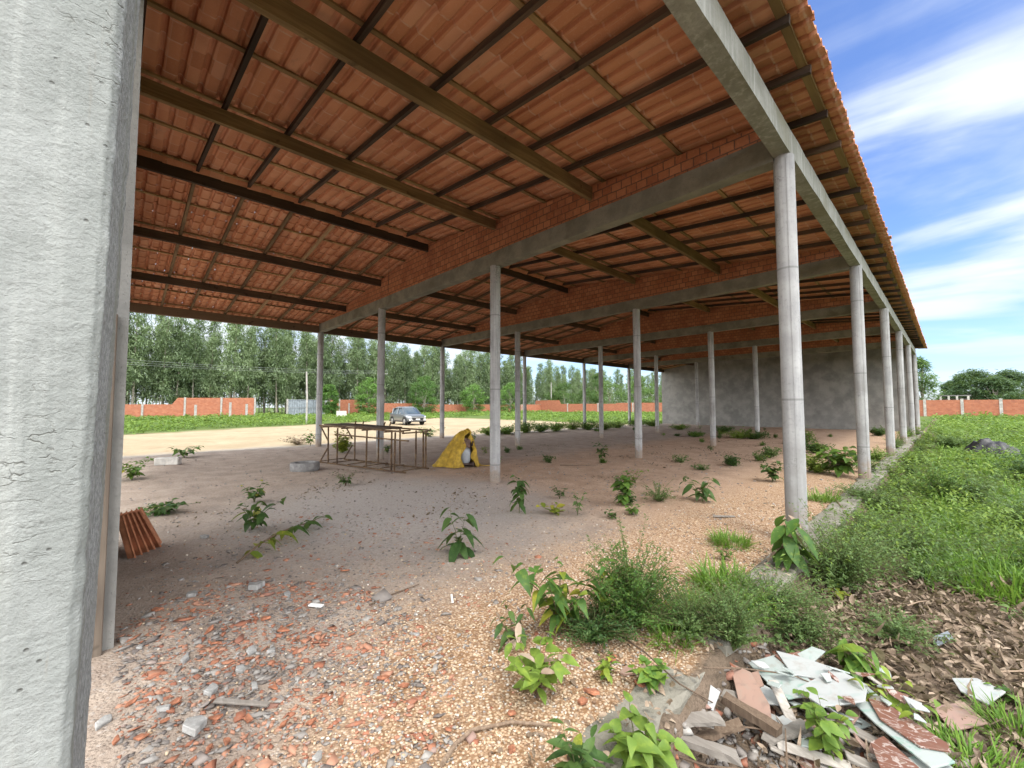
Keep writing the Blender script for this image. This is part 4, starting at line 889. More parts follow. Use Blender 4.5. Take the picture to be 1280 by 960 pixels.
tile_piece([(1085, 872), (1108, 880), (1185, 935), (1190, 945), (1150, 935), (1100, 898)], -.085, (.04, -.10), 'cer_red', 'long brown marbled tile on the white strip')
tile_piece([(1088, 928), (1105, 922), (1150, 965), (1130, 985), (1100, 960)], -.12, (.02, -.10), 'cer_red', 'brown marbled tile at the lower edge of the heap')
tile_piece([(1130, 950), (1165, 940), (1205, 975), (1160, 990)], -.13, (.02, -.05), 'cer_white', 'white tile corner at the bottom of the heap')
tile_piece([(912, 838), (938, 848), (962, 880), (968, 908), (925, 880)], -.115, (.18, .10), 'cer_back', 'pinkish tile turned face down beside the white ones')
tile_piece([(868, 852), (900, 868), (892, 882), (876, 872)], -.09, (.5, .2), 'cer_plain', 'small upright white tile splinter left of the heap')
tile_piece([(930, 845), (948, 842), (955, 858), (938, 862)], -.10, (.1, 0), 'cer_back', 'small pinkish tile scrap near the top of the heap')
tile_piece([(940, 852), (962, 862), (985, 882), (960, 880)], -.145, (.05, .05), 'cer_plain', 'buried white tile edge under the heap')
tile_piece([(1190, 848), (1222, 852), (1258, 870), (1235, 880), (1200, 862)], -.17, (.1, -.1), 'cer_plain', 'pale flat scrap half buried in dry leaves')
tile_piece([(1165, 885), (1205, 880), (1235, 905), (1190, 915)], -.18, (.02, .03), 'cer_back', 'dull reddish tile lying flat in the leaf litter')
tile_piece([(1165, 797), (1185, 792), (1192, 800), (1172, 806)], -.18, (.1, .0), 'gate', 'small blue-grey plastic scrap among dry leaves')
random.seed(5)
for i in range(46):
    t = i/45; x = .42+.55*random.random()+.10*t; y = 2.35+.75*random.random(); z = gzf(x, y)+.015+.085*random.random()*math.exp(-((x-.62)/.35)**2)
    if i % 3 == 2: o = MB().box((-random.uniform(.06, .16), -random.uniform(.015, .04), 0), (random.uniform(.06, .16), random.uniform(.015, .04), random.uniform(.01, .02))).build('board_scrap', M['greywood'], bevel=.003); lab, cat, grp = 'weathered scrap of grey board wedged in the tile heap', 'board scrap', 'board scraps in the tile heap'
    else:
        o = slab_mesh('tile_scrap', random.uniform(.10, .24), random.uniform(.06, .14), .008, ('cer_back', 'cer_white', 'cer_red', 'cer_plain', 'cer_back')[i % 5], jag=.14); lab, cat, grp = 'small broken piece of floor tile wedged in the heap', 'tile scrap', 'tile scraps in the heap'
    o.location = (x, y, z); o.rotation_euler = (random.gauss(0, .28), random.gauss(0, .28), random.uniform(0, 6.28)); tag(o, lab, cat, grp)
for i in range(16):
    x = random.gauss(.72, .2); y = random.gauss(3.0, .17); o = slab_mesh('tile_scrap', random.uniform(.09, .2), random.uniform(.05, .11), .008, ('cer_white', 'cer_plain', 'cer_red', 'cer_white')[i % 4], jag=.15)
    o.location = (x, y, -.075+random.uniform(0, .03)); o.rotation_euler = (random.gauss(0, .22), random.gauss(0, .22), random.uniform(0, 6.28)); tag(o, 'small broken piece of floor tile on top of the heap', 'tile scrap', 'tile scraps on top of the heap')
def plank(px0, px1, z0, z1, w, t, label, mat='greywood'):
    a = at(*px0, z0); b = at(*px1, z1); c = (a+b)/2; L = (b-a).length
    n = 10; vs = []; fs = []
    for i in range(n+1):
        x = -L/2+L*i/n
        for yy, zz in ((-1, -1), (1, -1), (1, 1), (-1, 1)):
            vs.append((x+(random.uniform(-.02, .02) if i in (0, n) else 0), yy*w/2+random.uniform(-.004, .004), zz*t/2+random.uniform(-.002, .002)))
    for i in range(n):
        for q in range(4): fs.append((i*4+q, i*4+(q+1) % 4, (i+1)*4+(q+1) % 4, (i+1)*4+q))
    fs += [(3, 2, 1, 0), tuple(n*4+q for q in range(4))]
    o = MB().add(vs, fs).build('grey_plank', M[mat]); d = (b-a); o.location = c
    o.rotation_euler = (random.uniform(-.25, .25), -math.asin(d.z/L), math.atan2(d.y, d.x)); return tag(o, label, 'plank')
plank((812, 885), (890, 905), -.12, -.10, .05, .016, 'thin weathered plank poking left over the kerb')
plank((850, 900), (900, 898), -.09, -.07, .07, .018, 'short grey plank with square ends on top')
plank((820, 912), (925, 948), -.13, -.13, .06, .03, 'thick split grey plank along the bottom of the heap')
plank((862, 842), (912, 836), -.13, -.12, .07, .02, 'grey plank end beside the feathery bush')
plank((880, 862), (925, 872), -.14, -.14, .06, .02, 'dark grey board under the pinkish tile', 'greywood')
plank((905, 872), (970, 912), -.10, -.11, .05, .045, 'round-edged old timber slanting under the tiles', 'stick')
plank((960, 925), (1010, 905), -.15, -.13, .06, .02, 'short grey board at the foot of the heap')
plank((870, 925), (925, 905), -.17, -.14, .05, .02, 'brown bark strip deep inside the heap', 'stick')
plank((1085, 845), (1120, 870), -.11, -.13, .03, .008, 'thin grey lath behind the white strip')
N = 1300; x, y = in_rot(N, .50, 2.5, .55, .95, .62); ok = x > .20; x, y = x[ok], y[ok]
pebbles('heap_rubble', x, y, np.exp(rng.normal(-4.15, .45, len(x))), rng.uniform(0, .62, len(x)), 'rubble', 'small stones and crumbs under the heap of broken tiles', 'rubble', (.4, .9), True)
# --- spare roof tiles leaning on the wall stub
for i, (ft, w, off, lab) in enumerate([(-4.72, .12, .34, 'outermost spare clay roof tile of the leaning row, farthest from the wall'), (-4.66, .13, .27, 'second spare clay tile, just behind the outermost one'), (-4.60, .12, .24, 'third spare clay tile, mid row, leaning on the wall'), (-4.53, .13, .22, 'fourth spare clay tile, standing straighter in the leaning row'), (-4.46, .14, .28, 'innermost spare clay roof tile, touching the plastered wall')]):
    L = .44; foot = off; ang = math.acos(min(.95, (foot-.02)/L))
    prof = [(-.10, 0), (-.03, 0), (-.02, .02), (.02, .045), (.06, .02), (.07, 0), (.10, 0)]
    mb = MB(); vs = []
    for yy in (0, L):
        for (a, b) in prof: vs.append((a, yy, b))
        for (a, b) in prof[::-1]: vs.append((a, yy, b+.012))
    n = 14; mb.add(vs, [tuple(range(n))[::-1], tuple(range(n, 2*n))]+[(q, (q+1) % n, n+(q+1) % n, n+q) for q in range(n)])
    o = mb.build('spare_roof_tile', M['clay'], smooth=40)
    th = math.acos((foot-.03)/L); o.rotation_euler = (PI-th, .35*0, 0)
    o.rotation_euler = Matrix.Rotation(PI, 3, 'Z').to_euler(); 
    R_ = Matrix(((0, -math.sin(.5), math.cos(.5)), (0, 0, 0), (0, 0, 0)))
    # local y points up the wall, local x nearly edge-on to the viewer
    foot = .38-.055*i; tp = .19-.035*i; L = .47; up = Vector((0, -(foot-tp)/L, math.sqrt(1-((foot-tp)/L)**2))); xx = Vector((1, .04*i-.08, 0)); xx = (xx-up*xx.dot(up)).normalized(); zz = xx.cross(up)
    o.matrix_world = Matrix(((xx.x, up.x, zz.x, ft), (xx.y, up.y, zz.y, foot), (xx.z, up.z, zz.z, .015), (0, 0, 0, 1)))
    tag(o, lab, 'roof tile', 'spare roof tiles leaning on the wall')

# --- rusty steel bending bench
tl, tf = at(400, 579), at(503, 592); bd = (tf-tl); BL = bd.length; bd.normalize(); bn = Vector((-bd.y, bd.x, 0)); bw = .72
bench = empty('steel_bench', tl, math.atan2(bd.y, bd.x), label='rusty welded steel bench frame with a dirty plank top', cat='workbench')
r = .016; Z = .98
mb = MB()
for yy in (0, bw): mb.bar((0, yy, .03), (BL+.1, yy, .03), .035, .03)
for xx in (.0, .55, 1.15, 1.75, 2.35, BL): mb.bar((xx, 0, .055), (xx, bw, .055), .03, .02)
mb.build('lower_frame', M['rust'], bench)
mb = MB(); mb.bar((-.05, 0, Z), (BL+.02, 0, Z-.06), .035, .035); mb.bar((-.02, bw, Z), (BL+.15, bw, Z-.06), .035, .035)
for xx in (.1, .9, 1.7, 2.5, BL): mb.bar((xx, -.02, Z-.035-.02*xx), (xx, bw+.05, Z-.035-.02*xx), .03, .03)
mb.bar((.7, -.06, Z-.20), (BL+.25, -.06, Z-.25), .03, .03); mb.build('upper_frame', M['rust'], bench)
for (xx, yy) in ((.35, 0), (.72, 0), (1.85, 0), (2.72, 0), (2.82, 0), (.45, bw), (1.4, bw), (2.2, bw), (2.75, bw), (BL, bw), (BL-.08, bw)):
    MB().bar((xx, yy, .04), (xx+random.uniform(-.02, .02), yy, Z-.03-.018*xx), .028, .028).build('leg', M['rust'], bench)
for yy in (0, bw):
    mb = MB(); mb.bar((.0, yy, Z-.02), (.33, yy, Z-.38), .026, .026); mb.bar((.33, yy, .42), (.0, yy, .04), .026, .026); mb.build('brace', M['rust'], bench)
for i in range(4):
    y0 = .06+i*.17; wobble_bar((-.02+random.uniform(0, .3), y0, Z+.035), (BL-.25-random.uniform(0, .5), y0+.02, Z-.015), .15, .03, 'top_plank', M['eavebeam'], bench, jit=.006)
mb = MB()
for xx in (1.0, 1.3, 2.1, 2.3): mb.bar((xx, .3, Z+.03), (xx+.02, .32, Z+.13), .03, .03)
mb.build('bending_pin', M['rust'], bench)
# --- grey cement ring and pale block
P = gp(381, 588); o = MB().lathe([(.20, .0), (.30, .0), (.315, .03), (.315, .17), (.30, .19), (.22, .19), (.20, .16), (.20, .0)], (0, 0, 0), 36).build('cement_ring', M['ring'], smooth=40); o.location = P; tag(o, 'low dusty grey cement ring lying left of the rusty bench', 'cement ring')
P = gp(210, 580); o = MB().box((-.24, -.10, 0), (.24, .10, .18)).build('cement_block', M['block'], bevel=.015); tag(place(o, P, 1.1, 0, 0, -.02), 'long pale cement block on the low soil heap', 'block')
# --- yellow tarp over a small machine
P = gp(579, 582); tz = math.atan2((CAM-P).y, (CAM-P).x)          # opening faces the yard's near side
def tarp():
    na, nr = 170, 34; V = []; gap = .36
    for i in range(na+1):
        a = .22+gap+(2*PI-2*gap)*i/na
        fold = .07*math.sin(a*9+.6*math.sin(a*3))+.05*math.sin(a*15+1)+.04*math.sin(a*4+2)
        for j in range(nr+1):
            t = j/nr; prof = .03+.50*t**.85; z = .90*(1-t**1.3)
            rr = 1.0*prof*(1+fold*min(1, t*1.6)); w_ = 1.0-.28*math.sin(a)
            x = math.cos(a)*rr*.95-.05*t; yv = math.sin(a)*rr*w_+(.10*(1-t)**1.2)
            cr = noise.noise((x*4, yv*4, z*4+3))*.04+abs(noise.noise((x*9, yv*9, z*4)))*.06+abs(noise.noise((x*19, yv*19, z*9)))*.025
            lip = .05*math.sin(t*14) if i in (0, 1, 2, na, na-1, na-2) else 0
            z2 = max(.01+.03*abs(noise.noise((a*8, t*3, 1))), z+cr*(1-t*.5)); k_ = 1+cr*1.2
            if j == nr: k_ *= 1.06+.10*noise.noise((a*5, 1, 1))
            V.append((x*k_+lip*.5, yv*k_+lip, z2))
    F = [(i*(nr+1)+j, i*(nr+1)+j+1, (i+1)*(nr+1)+j+1, (i+1)*(nr+1)+j) for i in range(na) for j in range(nr)]
    o = MB().add(V, F).build('yellow_tarp', M['tarp'], smooth=60, fix=False); md = o.modifiers.new('thickness', 'SOLIDIFY'); md.thickness = .004
    o.location = P; o.rotation_euler = (0, 0, tz+.12); return tag(o, 'crumpled yellow tarp draped like a tent over a small machine', 'tarp')
tarp()
mach = empty('small_machine', P, tz+.12, label='small motor with a grey tank on a skid under the yellow tarp', cat='machine')
MB().lathe([(.0, .10), (.10, .10), (.125, .13), (.135, .20), (.135, .36), (.12, .43), (.07, .47), (0, .475)], (.20, .02, 0), 24).build('tank', M['greymetal'], mach, smooth=40)
mb = MB(); mb.box((.02, -.2, .04), (.36, -.15, .08)); mb.box((.02, .17, .04), (.36, .22, .08)); mb.box((.0, -.2, .06), (.06, .22, .10)); mb.box((.30, -.2, .06), (.36, .22, .10)); mb.build('skid', M['darkmetal'], mach, bevel=.006)
mb = MB(); mb.box((.05, -.10, .46), (.24, .14, .60)); mb.box((.08, -.16, .40), (.18, -.08, .54)); mb.box((.06, -.05, .6), (.2, .07, .70)); mb.tube([(.0, .10, .62), (.24, .10, .62)], .06, 14); mb.build('motor', M['pinkish'], mach, bevel=.008)
mb = MB(); mb.tube([(.16, .14, .50), (.22, .20, .54), (.24, .21, .62)], .025, 8); mb.tube([(.10, -.18, .1), (.10, -.18, .66), (.10, .0, .78), (.10, .18, .66), (.10, .18, .1)], .014, 8); mb.build('handle_frame', M['darkmetal'], mach, smooth=40)
twig('thin yellow rope trailing from the tarp along the floor', [(597, 582), (608, 583), (616, 582)], .014, .02, 'tarp', 'tarp_rope', 'rope')
# --- crumpled black plastic in the field
P = gp(1240, 572)
def heap(rx, ry, h):
    n, k = 40, 12; V = [(0, 0, h)]; F = []
    for j in range(1, k+1):
        t = j/k
        for i in range(n):
            a = 2*PI*i/n; q = 1+.28*noise.noise((math.cos(a)*2, math.sin(a)*2, 4)); x, yv = math.cos(a)*rx*t*q, math.sin(a)*ry*t*q
            V.append((x, yv, max(0, h*(1-t**2.2)*(1+.5*noise.noise((x*4, yv*4, 1)))+.06*noise.noise((x*11, yv*11, 2)))))
    F += [(0, 1+i, 1+(i+1) % n) for i in range(n)]
    F += [(1+(j-1)*n+i, 1+j*n+i, 1+j*n+(i+1) % n, 1+(j-1)*n+(i+1) % n) for j in range(1, k) for i in range(n)]
    return MB().add(V, F)
o = heap(.68, .4, .42).build('plastic_sheet', M['black'], smooth=60); tag(place(o, P, -.12, dz=.16), 'crumpled black plastic sheet half sunk in the weeds', 'plastic sheet')

# ------------------------------------------------------------------ parked car on the sand
def make_car(P, heading):
    root = empty('parked_car', P, heading, label='dark graphite crossover car parked on the sandy yard facing right', cat='car')
    # local +x is the front; stations give half width and heights
    L = 4.4
    def loft(st, name, mat, smooth=40):
        n = len(st[0][1]); V = [(x, y, z) for x, ring in st for (y, z) in ring]
        F = [(i*n+q, i*n+(q+1) % n, (i+1)*n+(q+1) % n, (i+1)*n+q) for i in range(len(st)-1) for q in range(n)]+[tuple(range(n))[::-1], tuple((len(st)-1)*n+q for q in range(n))]
        return MB().add(V, F).build(name, mat, root, smooth=smooth)
    def lower(w, zb, zs, zt):     # ring: sill, shoulder, top deck
        h = [(w*.93, zb), (w, zb+.12), (w*1.0, zs-.10), (w*.97, zs), (w*.86, zt), (w*.4, zt+.025)]
        return h+[(-a, b) for a, b in h[::-1]]
    st = [(-2.18, lower(.72, .42, .82, .88)), (-2.08, lower(.84, .34, .98, 1.04)), (-1.6, lower(.90, .28, 1.02, 1.06)), (-.8, lower(.91, .26, .98, 1.0)), (.3, lower(.91, .26, .95, .97)), (1.0, lower(.90, .27, .93, .98)), (1.6, lower(.89, .29, .88, .95)), (2.02, lower(.83, .32, .78, .87)), (2.18, lower(.72, .36, .70, .78))]
    body = loft(st, 'body', M['paint'])
    def roofring(w0, z0, w1, z1): 
        h = [(w0, z0), (w0*.98, z0+.02), (w1, z1-.05), (w1*.9, z1), (w1*.4, z1+.02)]
        return h+[(-a, b) for a, b in h[::-1]]
    cab = [(-2.02, roofring(.78, .98, .66, 1.10)), (-1.55, roofring(.80, .97, .62, 1.50)), (-.7, roofring(.81, .95, .62, 1.62)), (.05, roofring(.81, .94, .62, 1.61)), (.45, roofring(.81, .94, .64, 1.50)), (1.15, roofring(.80, .93, .74, 1.0))]
    loft(cab, 'cabin_glass', M['glass'])
    roof = [(-1.72, [(.62, 1.44), (.55, 1.52), (-.55, 1.52), (-.62, 1.44)]), (-.7, [(.64, 1.57), (.55, 1.65), (-.55, 1.65), (-.64, 1.57)]), (.05, [(.64, 1.56), (.55, 1.64), (-.55, 1.64), (-.64, 1.56)]), (.36, [(.65, 1.50), (.57, 1.57), (-.57, 1.57), (-.65, 1.50)])]
    loft(roof, 'roof', M['paint'])
    for s in (1, -1):
        mb = MB()
        for a, b in (((1.12, .80, .98), (.36, .655, 1.54)), ((-.35, .825, .95), (-.38, .645, 1.58)), ((-1.5, .81, 1.0), (-1.66, .64, 1.50)), ((.36, .655, 1.555), (-1.66, .645, 1.50))):
            mb.bar((a[0], a[1]*s, a[2]), (b[0], b[1]*s, b[2]), .07, .05)
        mb.build('pillar_trim', M['paint'], root)
        MB().box((.62, s*.86-.09, 1.0), (.80, s*.95+.05*s-.02, 1.12)).build('mirror', M['paint'], root, bevel=.03)
        for x in (1.36, -1.34):
            wl = MB().tube([(x, s*.70, .345), (x, s*.91, .345)], [.345, .345], 24).build('wheel', M['rubber'], root, bevel=.0)
            MB().tube([(x, s*.88, .345), (x, s*.925, .345)], [.23, .20], 20).build('rim', M['alloy'], wl)
            MB().tube([(x, s*.915, .345), (x, s*.93, .345)], [.06, .05], 10).build('hub', M['blacktrim'], wl)
            mb = MB(); n = 14
            V = [(x+math.cos(PI*i/n)*r_, s*(.905 if r_ < .4 else .90), .345+math.sin(PI*i/n)*r_) for i in range(n+1) for r_ in (.36, .44)]
            mb.add(V, [(2*i, 2*i+1, 2*i+3, 2*i+2) for i in range(n)])
            o = mb.build('arch_trim', M['blacktrim'], root, fix=False); md = o.modifiers.new('t', 'SOLIDIFY'); md.thickness = .03; md.offset = 0
        MB().bar((-2.0, s*.90, .33), (2.0, s*.89, .33), .05, .12).build('sill_trim', M['blacktrim'], root)
        MB().add([(2.05, s*.84, .80), (2.20, s*.62, .76), (2.215, s*.60, .69), (2.10, s*.82, .70), (1.85, s*.885, .84), (1.85, s*.89, .79)], [(0, 1, 2, 3), (4, 0, 3, 5)]).build('headlight', M['lamp'], root, fix=False).modifiers.new('t', 'SOLIDIFY').thickness = .03
        MB().bar((2.16, s*.72, .70), (2.22, s*.50, .42), .05, .09).build('bumper_trim', M['chrome'], root)
        MB().box((2.12, s*.70-.10, .40), (2.20, s*.70+.10, .56)).build('fog_lamp', M['lamp'], root, bevel=.03)
    MB().box((2.12, -.52, .44), (2.21, .52, .66)).build('grille', M['blacktrim'], root, bevel=.02)
    MB().bar((2.20, -.62, .70), (2.20, .62, .70), .03, .03).build('grille_bar', M['chrome'], root)
    MB().box((2.21, -.20, .47), (2.225, .20, .58)).build('number_plate', M['white'], root)
    MB().box((1.95, -.75, .30), (2.18, .75, .40)).build('bumper_skirt', M['blacktrim'], root, bevel=.03)
    return root
P = gp(509, 530.5); P.z = gzf(P.x, P.y); make_car(P, PI/2-D2R(95))

# ------------------------------------------------------------------ boundary walls, gate, posts, poles
GZ = -.25
def far_wall(name, label, pts_top, axis, pos, mat, posts, th=.14, postmat='post', ph=.0):
    """wall standing along one axis; pts_top = [(coordinate, top z), ...]"""
    root = empty(name, (0, 0, 0), label=label, cat='wall')
    poly = [(pts_top[0][0], GZ-.3)]+pts_top+[(pts_top[-1][0], GZ-.3)]
    if axis == 1: MB().prism(poly, pos-th/2, pos+th/2, 0).build('wall', mat, root)
    else: MB().prism(poly, pos-th/2, pos+th/2, 1).build('wall', mat, root)
    for c, zt in posts:
        if axis == 1: MB().box((pos-th/2-.06, c-.13, GZ-.3), (pos+th/2+.10, c+.13, zt)).build('wall_post', M[postmat], root, bevel=.01)
        else: MB().box((c-.16, pos-th/2-.10, GZ-.3), (c+.16, pos+th/2+.06, zt)).build('wall_post', M[postmat], root, bevel=.01)
    return root
yw = lambda u: atx(u, 505, -81).y
far_wall('brick_wall', 'long orange brick boundary wall with a taller stepped end section left of the gate', [(-40, 1.72), (yw(215), 1.72), (yw(222), 2.74), (yw(319), 2.85)], 1, -81, M['farbrick_side'],
         [(-20, 1.75), (-9, 1.75), (yw(178), 1.75), (yw(231), 2.85), (yw(276.5), 2.9), (yw(318.5), 2.95)])
far_wall('brick_wall', 'short tall stretch of orange brick wall right of the grey gate', [(yw(413), 2.62), (yw(449), 2.72), (yw(451), 2.0), (yw(520), 2.0)], 1, -81, M['farbrick_side'], [(yw(424), 2.8), (yw(436), 2.0), (yw(451), 2.75)])
far_wall('brick_wall', 'orange brick boundary wall running behind the round green trees', [(yw(520)+.1, 1.75), (89.9, 1.75)], 1, -81, M['farbrick_side'], [(y, 1.8) for y in (55, 64, 73, 82)])
bx = lambda u: aty(u, 505, 90).x
far_wall('brick_wall', 'low orange brick wall at the back of the plot with one raised piece', [(-80.9, 1.85), (bx(669), 1.85), (bx(670), 2.95), (bx(699), 2.95), (bx(701), 1.9), (bx(770), 1.9), (bx(771), 2.1), (-30, 2.1), (-8, 2.2)], 0, 90, M['farbrick_back'], [(x, 2.1) for x in (-71, -61, -51, -41, -31, -20)])
far_wall('brick_wall', 'reddish brick boundary wall with pale posts at the far end of the weedy field', [(-7.8, 2.25), (45, 2.2)], 0, 90, M['farbrick_back'], [(x, 2.4) for x in (-1.2, 2.7, 8.6-2.2, 12, 18, 24, 30, 36)])
# sheet metal gate
g = empty('metal_gate', (-81, (yw(360)+yw(405))/2, GZ), label='grey sheet metal gate with pale posts in the brick wall', cat='gate')
hw = (yw(405)-yw(360))/2
mb = MB(); n = int(hw*2/.2)
poly = []
for i in range(n+1): poly.append((-hw+2*hw*i/n, .03 if i % 2 else -.03))
vs = [(b, a, z) for z in (.1, 2.85) for a, b in poly]; k = len(poly)
mb.add(vs, [(i, i+1, k+i+1, k+i) for i in range(k-1)]); o = mb.build('gate_sheet', M['gate'], g, fix=False); o.modifiers.new('t', 'SOLIDIFY').thickness = .02
mb = MB()
for z in (.1, 1.45, 2.85): mb.bar((.06, -hw, z), (.06, hw, z), .05, .06)
mb.build('gate_frame', M['greymetal'], g)
for y in (-hw-.1, hw+.1): MB().box((-.12, y-.13, -.3), (.12, y+.13, 2.95)).build('gate_post', M['post'], g, bevel=.01)
# pale concrete posts standing in the weeds before the wall
for u, vt, vb, lab in [(244, 506, 523, 'pale cement fence post, leftmost of three in the weeds'), (287.5, 503, 520, 'pale cement fence post in the weeds, taller and in the middle'), (308, 505, 519, 'pale short cement fence post nearest the wall end')]:
    P = atx(u, vb, -72); T = atx(u, vt, -72); o = MB().box((-.14, -.14, GZ-.3), (.14, .14, T.z)).build('fence_post', M['post'], bevel=.015); o.location = (P.x, P.y, 0); tag(o, lab, 'post', 'fence posts in the weeds')
P = at(427, 521.5, GZ); P = Vector((P.x, P.y, GZ)); o = MB().box((-.06, -.75, 0), (.06, .75, .95)).build('cement_slab', M['block'], bevel=.02); o.location = P; o.rotation_euler = (0, -.12, 0); tag(o, 'pale cement slab standing upright near the gate', 'slab')
P = gp(383, 530); o = MB().tube([(0, 0, -.3), (.02, 0, 2.5), (.06, -.12, 5.0)], [.085, .08, .07], 10).build('wooden_pole', M['post'], smooth=50); o.location = P; tag(o, 'bare pale pole standing on the sand left of the first outer column', 'pole')
def power_pole(P, h, label, arm=True):
    root = empty('power_pole', P, 0, label=label, cat='power pole')
    MB().tube([(0, 0, -.4), (0, 0, h)], [.19, .12], 12).build('pole', M['post'], root, smooth=50)
    if arm:
        MB().box((-.08, -.9, h-.55), (.04, .9, h-.43)).build('cross_arm', M['post'], root)
        mb = MB()
        for y in (-.8, 0, .8): mb.lathe([(0, 0), (.05, 0), (.06, .08), (.03, .16), (0, .17)], (-.02, y, h-.43), 8)
        mb.build('insulators', M['greymetal'], root)
    return root
pp = [power_pole(Vector((-86, -14, GZ)), 9.2, 'concrete power pole outside the wall near the pillar edge'),
      power_pole(Vector((-86, atx(480, 460, -86).y, GZ)), 9.4, 'tall concrete power pole with cross arm seen beside a dark inner column'),
      power_pole(Vector((bx(689)*1.0-3, 93.5, GZ)), 8.6, 'pale concrete power pole behind the raised piece of brick wall', False)]
def cable(a, b, sag, label):
    pts = [a.lerp(b, t)-Vector((0, 0, sag*4*t*(1-t))) for t in np.linspace(0, 1, 24)]; base = a.copy()
    o = MB().tube([p-base for p in pts], .009, 5, False).build('power_line', M['wire'], fix=False); o.location = base; return tag(o, label, 'power line', 'power lines before the eucalyptus')
for dy, dz, lab in ((-.8, -.3, 'thin pale overhead power line, lowest strand before the eucalyptus'), (0, 0, 'thin pale overhead power line, middle strand before the eucalyptus'), (.8, .35, 'thin pale overhead power line, top strand before the eucalyptus')):
    a = pp[0].location+Vector((dy*.3, dy, 9.0+dz)); b = pp[1].location+Vector((dy*.3, dy, 9.2+dz)); cable(a, b, .7, lab)

# ------------------------------------------------------------------ trees
def euc_mesh(h, seed, nleaf=4200):
    random.seed(seed); tb = MB(); fo = Fol('card'); 
    bend = [Vector((random.uniform(-.25, .25)*t, random.uniform(-.25, .25)*t, h*t)) for t in (0, .25, .5, .75, 1)]
    bend[0] = Vector((0, 0, -.4))
    tb.tube(bend, [.14, .115, .09, .06, .02], 7)
    clumps = []
    nb = 40
    for i in range(nb):
        t = .14+.84*(i+random.random())/nb; p = along(bend, t); a = i*2.4+random.uniform(-.6, .6)
        ln = (2.3-1.4*t)*random.uniform(.5, 1.1); e = p+Vector((math.cos(a)*ln, math.sin(a)*ln, ln*random.uniform(.25, .8)))
        if t < .34 and random.random() < .35: continue
        tb.tube([p, p.lerp(e, .5)+Vector((0, 0, .1)), e], [.03*(1.2-t), .02*(1.2-t), .008], 4, False); clumps.append((e, .85-.35*t)); clumps.append((p.lerp(e, .55), .6-.25*t))
    clumps.append((bend[-1], .4))
    w = np.array([c[1]**2 for c in clumps]); ci = rng.choice(len(clumps), nleaf, p=w/w.sum())
    P = np.array([clumps[i][0] for i in ci]); R = np.array([clumps[i][1] for i in ci])[:, None]
    P = P+rng.normal(0, 1, (nleaf, 3))*R*np.array([.55, .55, .75]); hv = np.array([hash((seed, int(i)))*1e-9 % 1 for i in range(len(clumps))])[ci]
    fo.add(P, rng.uniform(0, 2*PI, nleaf), rng.uniform(-1.3, .1, nleaf), rng.uniform(.24, .55, nleaf), rng.uniform(.12, .24, nleaf), .25+.5*hv+rng.normal(0, .15, nleaf), rng.uniform(-1, 1, nleaf), .2, .1)
    a = tb.build('trunk', M['bark'], None, smooth=60, fix=False); b = fo.build('crown', M['euc']); b.parent = a
    return a
def make_tree(name, crown_fn): pass
protos = []
for s in range(6):
    tr = euc_mesh(17.0, 100+s); root = empty('eucalyptus_tree', (0, 0, 0)); cr = [c for c in bpy.data.objects if c.parent == tr][0]
    cr.parent = root; tr.parent = root; protos.append((root, tr, cr))
random.seed(21)
def place_euc(i, x, y, sc, label, group, first=[0]):
    root, tr, cr = protos[i % 6]
    if first[0] < 6 and i < 6:
        r = root; first[0] += 1
    else:
        r = root.copy(); C.objects.link(r)
        for ch in (tr, cr): c = ch.copy(); C.objects.link(c); c.parent = r
    r.location = (x, y, GZ); r.rotation_euler = (random.uniform(-.03, .03), random.uniform(-.03, .03), random.uniform(0, 6.28)); r.scale = (sc*1.05, sc*1.05, sc)
    tag(r, label, 'eucalyptus tree', group)
i = 0
for row, (x0, step) in enumerate(((-91, 2.6), (-96, 2.6), (-101, 2.8))):
    y = -16+row*1.1
    while y < 150+60*(row == 0):
        if random.random() > .10 or i < 6:
            place_euc(i, x0+random.uniform(-.7, .7), y+random.uniform(-.7, .7), random.uniform(.74, 1.14)*(1.08 if y < 45 else .95), ('tall slender eucalyptus in the front row beyond the brick wall', 'tall slender eucalyptus in the second row beyond the brick wall', 'tall slender eucalyptus in the rear row beyond the brick wall')[row], 'eucalyptus plantation beyond the wall'); i += 1
        y += step*(1.0 if y < 90 else 1.5)
# pale upright trunks deep in the plantation read as one mass
tb = MB(); fo = Fol('card')
for _ in range(420):
    x, y = random.uniform(-135, -104), random.uniform(-30, 210); h = random.uniform(9, 13); tb.tube([(x, y, GZ-.3), (x+random.uniform(-.3, .3), y+random.uniform(-.3, .3), h)], [.12, .05], 5, False)
N = 9000; P = np.stack([rng.uniform(-136, -103, N), rng.uniform(-32, 212, N), rng.uniform(.0, 1, N)**1.5*11.5], 1)
fo.add(P, rng.uniform(0, 6.28, N), rng.uniform(-1.2, .6, N), rng.uniform(.6, 1.3, N), rng.uniform(.3, .6, N), rng.uniform(0, .7, N), rng.uniform(-1, 1, N))
tag(tb.build('plantation_trunks', M['bark'], fix=False), 'pale slim trunks deep inside the eucalyptus plantation', 'tree trunks', kind='stuff')
tag(fo.build('plantation_undergrowth', M['euc']), 'dim leafy undergrowth deep inside the eucalyptus plantation', 'undergrowth', kind='stuff')

